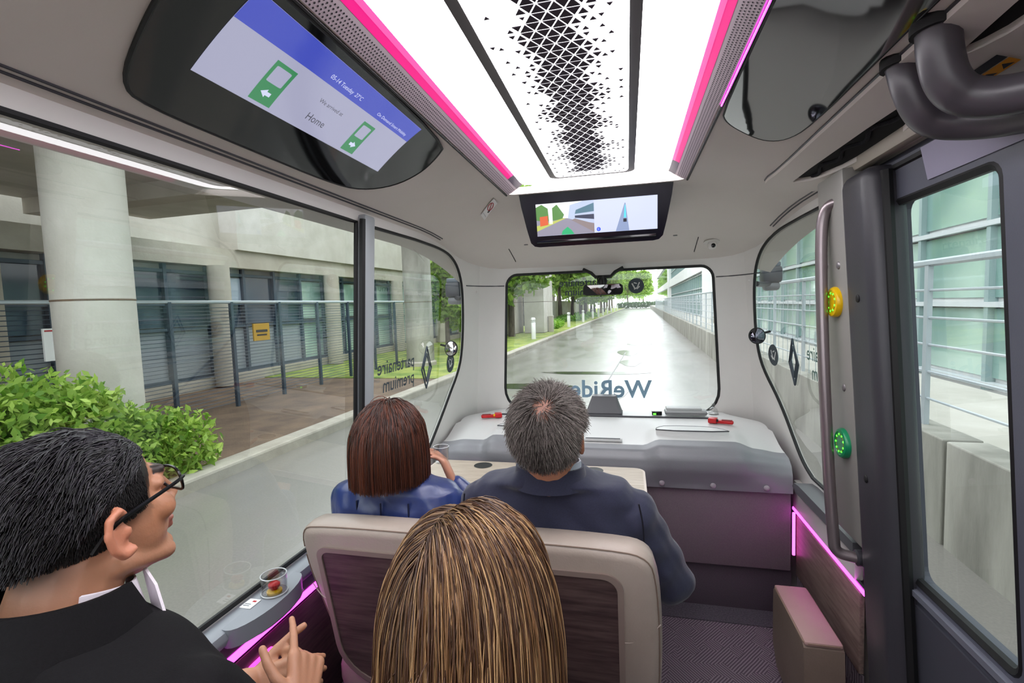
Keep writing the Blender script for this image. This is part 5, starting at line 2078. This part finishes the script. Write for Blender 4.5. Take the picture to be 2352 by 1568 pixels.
ws_ = part('wrist_watch', MB().tube([tuple(Vector((-.450, .709, .745)) + Vector((.030 * math.cos(a) * .7, .012 * math.cos(a), .030 * math.sin(a)))) for a in np.linspace(0, 6.28, 20, endpoint=False)], .007, 8, closed=True), M('watch_blue', '#2c3478', .3), pA)

gl = thing('eyeglasses', 'black thin-rimmed eyeglasses worn by the man at the left window', 'glasses', tuple(HA @ Vector((0, .1, .01))))


def gp(mb):
    mb.v = [tuple(HA @ Vector(v)) for v in mb.v]
    return mb


black_frame = M('glasses_black', '#0a0a0c', .25)
for sg in (-1, 1):
    pts = [(sg * (.034 + .028 * math.copysign(abs(math.cos(a)) ** .7, math.cos(a))),   .101 - .25 * max(0, abs(math.cos(a)) * .028 * (1 if sg * math.cos(a) * sg > 0 else -1) + .0), .006 + .019 * math.copysign(abs(math.sin(a)) ** .7, math.sin(a))) for a in np.linspace(0, 2 * math.pi, 28, endpoint=False)]
    part('rim', gp(MB().tube(pts, .0022, 6, closed=True)), black_frame, gl)
    part('lens', gp(MB().add(pts, [tuple(range(28))])), clear_plastic, gl)
    part('temple', gp(MB().tube(smooth_path([(sg * .062, .098, .012), (sg * .072, .082, .013), (sg * .082, .02, .012), (sg * .084, -.02, .008), (sg * .078, -.045, -.016)], 2), [.0027 + .0009 * (i_ / 19) for i_ in range(20)], 6)), black_frame, gl)
part('bridge', gp(MB().tube(smooth_path([(-.008, .102, .012), (0, .106, .015), (.008, .102, .012)]), .002, 6)), black_frame, gl)

# ---- person 2: woman with brown bob in blue leather jacket
pB = thing('person', 'woman with a brown bob in a blue leather jacket on the double seat', 'person', (-.55, 1.30, .43))
HB = Matrix.Translation((-.553, 1.275, 1.085)) @ Matrix.Rotation(math.radians(-14), 4, 'Z') @ Matrix.Rotation(math.radians(6), 4, 'X')
mb = head_prims(HB, .95)
limb(mb, [HB @ Vector((0, -.03, -.06)), (-.553, 1.27, .93)], [.050, .056])
torso_loft(mb, -.55, 1.29, .92, [(.03, .055, .05, 0), (0, .11, .065, 0), (-.1, .14, .08, 0), (-.4, .13, .09, 0)])
limb(mb, [(-.385, 1.30, .86), (-.325, 1.42, .76), (-.425, 1.462, .885)], [.04, .035, .024])
hand(mb, (-.432, 1.464, .893), (-.42, .05, .9), (.6, -.4, .35), (-.35, .8, .1), .92, (.35, .45, .5, .6), .3)
limb(mb, [(-.715, 1.30, .86), (-.74, 1.42, .70), (-.60, 1.56, .74)], [.04, .035, .024])
hand(mb, (-.595, 1.57, .742), (.6, .75, 0), (0, 0, 1), (.7, -.5, .2), .92)
HBi = np.array(HB.inverted())


def colB(P):
    c = np.tile(col('#c98f74'), (len(P), 1))
    q = locA(P, HBi)
    sc_ = (q[:, 2] > .0) & (q[:, 1] < .05)
    c[sc_] = col('#2c1710')
    return c


organic('body', mb, SKIN, pB, .006, 4, colB)
blue_leather = M('blue_leather', '#222f5e', .30, spec=.6, noise=(6, '#2a3b74', 5), bump=(26, .12))
mb = MB()
torso_loft(mb, -.55, 1.295, .935, [(.060, .062, .058, -.012), (.04, .085, .072, -.005), (.024, .14, .080, 0), (.004, .188, .088, 0), (-.04, .208, .094, 0), (-.13, .200, .098, 0), (-.3, .175, .10, 0), (-.45, .18, .11, 0)])
limb(mb, [(-.388, 1.30, .885), (-.318, 1.43, .775), (-.420, 1.463, .882)], [.062, .054, .040])
limb(mb, [(-.712, 1.30, .885), (-.735, 1.42, .70), (-.64, 1.53, .735)], [.060, .050, .038])
jk = organic('jacket', mb, blue_leather, pB, .006, 4, fold=.0032)
for x in (-.47, -.63, -.55):
    part('jacket_seam', MB().tube([(x, 1.198 + abs(x + .55) * .12 - .002, z) for z in np.linspace(.70, .925, 10)], .0026, 5), M('seam_navy', '#161c3a', .5), pB)
for sg in (-1, 1):
    ep = part('epaulette', MB().box((-.55 + sg * .135, 1.295, .947), (.10, .036, .008), 0, (0, sg * .22, 0), .004), blue_leather, pB)
    part('snap_button', MB().ell((-.55 + sg * .10, 1.285, .960), (.006, .006, .004), nu=10, nv=6), M('snap_gold', '#b59a5a', .3, metal=.8), ep)
collar_strip('jacket_collar', neck_ring((-.55, 1.285, 1.005), .066, .062, 40, -220, -.01), .045, .006, blue_leather, pB, .022)
mb = MB()
seated_legs(mb, -.55, 1.36, .09, .42, .062)
mb.ell((-.55, 1.36, .51), (.17, .15, .09))
organic('trousers', mb, M('navy_trousers', '#1a1f38', .7), pB, .010, 5)
# bob hair
N = 9000
dv = sphere_dirs(N * 4, RNG)
dv = dv[(dv[:, 2] > .02) & ~((dv[:, 1] > .55) & (dv[:, 2] < .75))][:N]
cB = np.array(HB.translation)
rB = np.array([.078, .098, .088])
roots = cB + np.array([0, -.01, .03]) + dv * rB
az = np.arctan2(dv[:, 0], -dv[:, 1])
dd = np.stack([dv[:, 0] * .9, dv[:, 1] * .7 - .15, -np.ones(len(dv)) * .6], 1)
dd = dd - dv * (np.sum(dd * dv, 1) * .95)[:, None]
ln = .118 + (roots[:, 2] - cB[2]) * .95 + RNG.uniform(-.012, .012, len(dv))
u = RNG.random(len(dv))
cc_ = mixc(np.tile(col('#2a130c'), (len(dv), 1)), np.tile(col('#6e3a26'), (len(dv), 1)), u ** 1.6)
off = .02 + .10 * RNG.random(len(dv))
V, F_, C_ = strands(roots, dd, ln, 18, np.full(len(dv), .0014), cc_, [(cB + np.array([0, -.008, .022]), rB * 1.04), (cB + np.array([0, -.012, -.055]), np.array([.096, .086, .10]))], grav=.45, wave=.02, off=off)
fast_mesh('hair', V, F_, C_, HAIR, pB)
g = thing('drinking_glass', 'small clear glass held by the woman in blue leather', 'glass', (-.475, 1.475, .955))
part('bowl', MB().lathe([(.002, .0), (.022, .002), (.024, .03), (.026, .055), (.0245, .055), (.0225, .03), (.020, .005), (.0, .004)], (-.478, 1.478, .955), None, 22), clear_plastic, g)
part('rim', MB().tube([(-.478 + .0255 * math.cos(a), 1.478 + .0255 * math.sin(a), 1.010) for a in np.linspace(0, 6.283, 20, endpoint=False)], .0012, 5, closed=True), M('glass_edge', '#d5dadd', .1), g)

# ---- person 3: man with grey hair in navy suit
pC = thing('person', 'man with thinning grey hair in a navy suit, seen from behind on the double seat', 'person', (-.08, 1.32, .43))
HC = Matrix.Translation((-.073, 1.225, 1.132)) @ Matrix.Rotation(math.radians(-7), 4, 'Z') @ Matrix.Rotation(math.radians(14), 4, 'X')
mb = head_prims(HC, 1.05)
limb(mb, [HC @ Vector((0, -.025, -.055)), (-.078, 1.258, 1.0), (-.08, 1.30, .95)], [.064, .060, .050])
torso_loft(mb, -.08, 1.32, .92, [(.03, .05, .045, 0), (0, .11, .065, 0), (-.1, .17, .09, 0), (-.4, .16, .1, 0)])
limb(mb, [(.12, 1.32, .87), (.235, 1.38, .68), (.15, 1.58, .64)], [.045, .04, .03])
hand(mb, (.145, 1.595, .638), (-.4, .9, 0), (0, 0, 1), (-.8, -.3, .2), 1.05)
limb(mb, [(-.28, 1.32, .87), (-.36, 1.40, .70), (-.24, 1.60, .64)], [.045, .04, .03])
hand(mb, (-.235, 1.61, .638), (.4, .9, 0), (0, 0, 1), (.8, -.3, .2), 1.05)
HCi = np.array(HC.inverted())
BALD = np.array([.012, -.062, .092])


def colC(P):
    c = np.tile(col('#c08468'), (len(P), 1))
    q = locA(P, HCi) / 1.05
    d = np.linalg.norm((q - BALD) * np.array([1, .9, 1]), axis=1)
    scalp = (q[:, 2] > -.03) & (q[:, 1] < .05) & ~((np.abs(q[:, 0]) > .074) & (q[:, 2] < .035))
    t = scalp * np.clip((d - .028) / .03, 0, 1)
    return mixc(mixc(c, np.tile(col('#9c7263'), (len(P), 1)), scalp * .8), np.tile(col('#3c312c'), (len(P), 1)), t * .9)


organic('body', mb, SKIN, pC, .005, 4, colC)
navy = M('navy_suit', '#20223a', .78, noise=(300, '#262842', 2), sheen=.2, bump=(14, .10))
mb = MB()
torso_loft(mb, -.08, 1.31, .955, [(.088, .078, .070, -.045), (.062, .092, .090, -.042), (.040, .135, .104, -.026), (.022, .200, .100, 0), (-.012, .238, .106, .005), (-.08, .244, .115, .008), (-.18, .232, .122, .01), (-.32, .215, .128, .01), (-.5, .21, .135, .01)])
limb(mb, [(.125, 1.315, .885), (.235, 1.37, .685), (.165, 1.53, .645)], [.080, .064, .048])
limb(mb, [(-.285, 1.315, .885), (-.365, 1.39, .70), (-.27, 1.54, .65)], [.080, .064, .048])
organic('jacket', mb, navy, pC, .006, 4, fold=.003)
collar_strip('jacket_collar', neck_ring((-.079, 1.262, 1.036), .086, .080, 15, -195, -.006), .055, .006, navy, pC, .012)
collar_strip('shirt_collar', neck_ring((-.079, 1.262, 1.050), .079, .073, 60, -240, -.006), .046, .004, M('pale_shirt', '#c9d0dc', .7), pC, .006)
for sx in (-.31, .15):
    part('sleeve_seam', MB().tube([(sx + (.012 if sx > 0 else -.012) * math.sin(k * .35), 1.222 + .004 * k, .958 - .022 * k) for k in range(9)], .0022, 5), M('seam_dark', '#0f1020', .7), pC)
mb = MB()
seated_legs(mb, -.08, 1.36, .11, .45)
mb.ell((-.08, 1.37, .52), (.19, .16, .10))
organic('trousers', mb, navy, pC, .010, 5)
N = 17000
dv = sphere_dirs(N * 3, RNG)
q = dv * np.array([.0765, .0985, .0855]) + np.array([0, -.012, .035])
dB = np.linalg.norm((q - BALD) * np.array([1, .9, 1]), axis=1)
ok = (q[:, 2] > np.where(q[:, 1] < -.02, -.072, .012)) & (q[:, 1] < .065) & (RNG.random(len(q)) < np.clip((dB - .006) / .055, .18, 1)) & ~((np.abs(q[:, 0]) > .060) & (q[:, 2] < .038) & (q[:, 1] > -.045))
q, dvv, dB = q[ok][:N], dv[ok][:N], dB[ok][:N]
rad = q - BALD
rad /= np.linalg.norm(rad, axis=1, keepdims=True) + 1e-6
sw = np.cross(dvv, rad) * .5
dd = rad * .95 + dvv * .26 + sw + np.array([0, 0, -.25]) + RNG.normal(size=q.shape) * .16
ln = .028 + RNG.uniform(0, .016, len(q))
Hn = np.array(HC @ Matrix.Scale(1.05, 4))
grey = np.clip(.16 + (np.abs(q[:, 0]) / .08) * .55 + RNG.normal(size=len(q)) * .22, 0, 1)
cc_ = mixc(np.tile(col('#2a211c'), (len(q), 1)), np.tile(col('#a89e98'), (len(q), 1)), grey)
V, F_, C_ = strands(q @ Hn[:3, :3].T + Hn[:3, 3], dd @ (Hn[:3, :3] / 1.05).T, ln, 5, np.full(len(q), .00095), cc_, [], grav=.15, wave=.10)
fast_mesh('hair', V, F_, C_, HAIR_MATT, pC)

# ---- person 4: woman with long highlighted hair, nearest
pD = thing('person', 'woman with long straight highlighted hair, nearest the camera behind the double seat', 'person', (-.09, .58, .43))
HD = Matrix.Translation((-.085, .605, 1.068)) @ Matrix.Rotation(math.radians(-10), 4, 'Z')
mb = head_prims(HD, .96)
limb(mb, [HD @ Vector((0, -.03, -.06)), (-.088, .59, .92)], [.050, .058])
torso_loft(mb, -.09, .585, .89, [(.03, .055, .05, 0), (0, .11, .065, 0), (-.1, .14, .08, 0), (-.4, .13, .09, 0)])
limb(mb, [(.08, .59, .83), (.12, .68, .66), (.0, .80, .60)], [.04, .035, .026])
hand(mb, (-.005, .81, .60), (-.7, .6, 0), (0, 0, 1), (-.4, -.7, .3), .92)
limb(mb, [(-.26, .59, .83), (-.30, .68, .66), (-.17, .80, .60)], [.04, .035, .026])
hand(mb, (-.165, .81, .60), (.7, .6, 0), (0, 0, 1), (.4, -.7, .3), .92)
organic('body', mb, SKIN, pD, .007, 4, lambda P: np.where((P[:, 2:3] > 1.03), col('#3a281d')[None, :], col('#c58f74')[None, :]))
slate = M('slate_jacket', '#26262e', .8, noise=(200, '#2e2e36', 2), sheen=.2)
mb = MB()
torso_loft(mb, -.09, .59, .88, [(.04, .062, .056, 0), (.02, .10, .07, 0), (-.005, .165, .085, 0), (-.05, .20, .095, 0), (-.15, .195, .10, 0), (-.3, .175, .105, 0), (-.45, .18, .11, 0)])
limb(mb, [(.085, .59, .83), (.125, .68, .665), (.03, .775, .615)], [.062, .052, .040])
limb(mb, [(-.265, .59, .83), (-.305, .68, .665), (-.20, .775, .615)], [.062, .052, .040])
organic('jacket', mb, slate, pD, .007, 4)
mb = MB()
seated_legs(mb, -.09, .60, .09, .38, .062)
mb.ell((-.09, .60, .51), (.17, .15, .09))
organic('trousers', mb, slate, pD, .010, 5)
N = 13000
dv = sphere_dirs(N * 4, RNG)
dv = dv[(dv[:, 2] > np.where(dv[:, 1] < 0, -.55, -.15)) & ~((dv[:, 1] > .5) & (dv[:, 2] < .7))][:N]
cD = np.array(HD.translation)
rD = np.array([.079, .097, .088])
roots = cD + np.array([0, -.008, .03]) + dv * rD
# parting runs front to back left of the crown; hair falls to either side and backwards
px_ = -.030 + .02 * dv[:, 1]
side = np.sign(dv[:, 0] * .079 - px_)
dd = np.stack([side * .9 * np.clip(dv[:, 2] + .1 + .5 * dv[:, 1], 0, 1), np.where(dv[:, 1] > 0, -.45, -.55), -.25 * np.ones(len(dv))], 1) + RNG.normal(size=dv.shape) * .06
dd = dd - dv * (np.sum(dd * dv, 1) * .95)[:, None]
ln = .40 + RNG.uniform(-.05, .06, len(dv))
u = RNG.random(len(dv))
dist = np.abs(dv[:, 0] * .079 - px_)
base = np.where((u < .45)[:, None], col('#4a2f1e')[None, :], np.where((u < .75)[:, None], col('#7a5838')[None, :], col('#b08c62')[None, :]))
dark = np.clip(1 - dist / .022, 0, 1) * .6
base = mixc(base, np.tile(col('#2a1a14'), (len(dv), 1)), dark)
off = .02 + .13 * RNG.random(len(dv)) ** 1.3
V, F_, C_ = strands(roots, dd, ln, 24, np.full(len(dv), .00105), base, [(cD + np.array([0, -.006, .022]), rD * 1.02), (cD + np.array([0, -.02, -.07]), np.array([.082, .090, .11])), (np.array([-.09, .59, .77]), np.array([.19, .11, .12]))], grav=.42, wave=.03, off=off)
fast_mesh('hair', V, F_, C_, HAIR, pD)

# ---- bench under the two nearest passengers
mbn = thing('passenger_bench', 'taupe leather bench under the two nearest passengers', 'seat', (-.34, .40, 0))
part('seat_cushion', MB().box((-.34, .44, .385), (.94, .44, .13), bev=.04, seg=3), leather, mbn)
part('backrest', MB().box((-.34, .215, .68), (.94, .10, .52), 0, (.12, 0, 0), .04, 3), leather, mbn)
part('seat_base', MB().box((-.34, .42, .16), (.82, .34, .32), bev=.02), dark_grey, mbn)

# ---- two people on the rear bench, seen only in the mirror
bench = thing('rear_bench', 'taupe leather bench at the rear wall, reflected in the mirror', 'seat', (0, -1.05, 0))
part('seat_cushion', MB().box((0, -.98, .40), (1.5, .46, .14), bev=.04), leather, bench)
part('backrest', MB().box((0, -1.22, .68), (1.5, .10, .50), bev=.04), leather, bench)
part('seat_base', MB().box((0, -1.02, .165), (1.4, .36, .33), bev=.02), dark_grey, bench)
for (x, jc, sc_, hc, lab) in ((-.30, '#b3141c', '#c9c9c9', '#1a1412', 'person in a red jacket on the rear bench, reflected in the mirror'), (.36, '#15161c', '#2f5aa0', '#3a2a20', 'person in a dark jacket and blue shirt on the rear bench, reflected in the mirror')):
    p_ = thing('person', lab, 'person', (x, -.98, .43))
    H_ = Matrix.Translation((x, -1.0, 1.20))
    mb = head_prims(H_, 1.0, True)
    limb(mb, [(x, -1.02, 1.13), (x, -1.04, 1.0)], [.058, .062])
    torso_loft(mb, x, -1.03, .98, [(.03, .06, .05, 0), (0, .12, .07, 0), (-.1, .16, .09, 0), (-.45, .15, .1, 0)])
    for sx in (-1, 1):
        limb(mb, [(x + sx * .18, -1.02, .92), (x + sx * .22, -.94, .70), (x + sx * .08, -.74, .62)], [.042, .038, .028])
        hand(mb, (x + sx * .075, -.73, .62), (-sx * .3, .9, 0), (0, 0, 1), (-sx, .2, .1))
    organic('body', mb, SKIN, p_, .008, 3, lambda P: np.where((P[:, 2:3] > 1.235) & (P[:, 1:2] < -.93), col(hc)[None, :], col('#b98468')[None, :]))
    mb = MB()
    torso_loft(mb, x, -1.03, .985, [(.05, .07, .065, 0), (.02, .13, .085, 0), (-.02, .20, .10, 0), (-.1, .215, .11, 0), (-.3, .20, .12, 0), (-.5, .20, .13, 0)])
    for sx in (-1, 1):
        limb(mb, [(x + sx * .185, -1.02, .91), (x + sx * .225, -.94, .70), (x + sx * .10, -.77, .625)], [.066, .055, .04])
    organic('jacket', mb, M('rear_jacket_' + jc[1:], jc, .7), p_, .010, 4)
    part('shirt_front', MB().ell((x, -.925, .86), (.05, .03, .13)), M('rear_shirt_' + sc_[1:], sc_, .7), p_)
    mb = MB()
    mb.ell((x, -1.012, 1.25), (.082, .098, .072), nu=20, nv=12)
    organic('hair', mb, M('rear_hair_' + hc[1:], hc, .5), p_, .008, 2)
    mb = MB()
    seated_legs(mb, x, -.98, .10, .42)
    mb.ell((x, -1.0, .52), (.18, .15, .10))
    organic('trousers', mb, suit_black, p_, .012, 4)
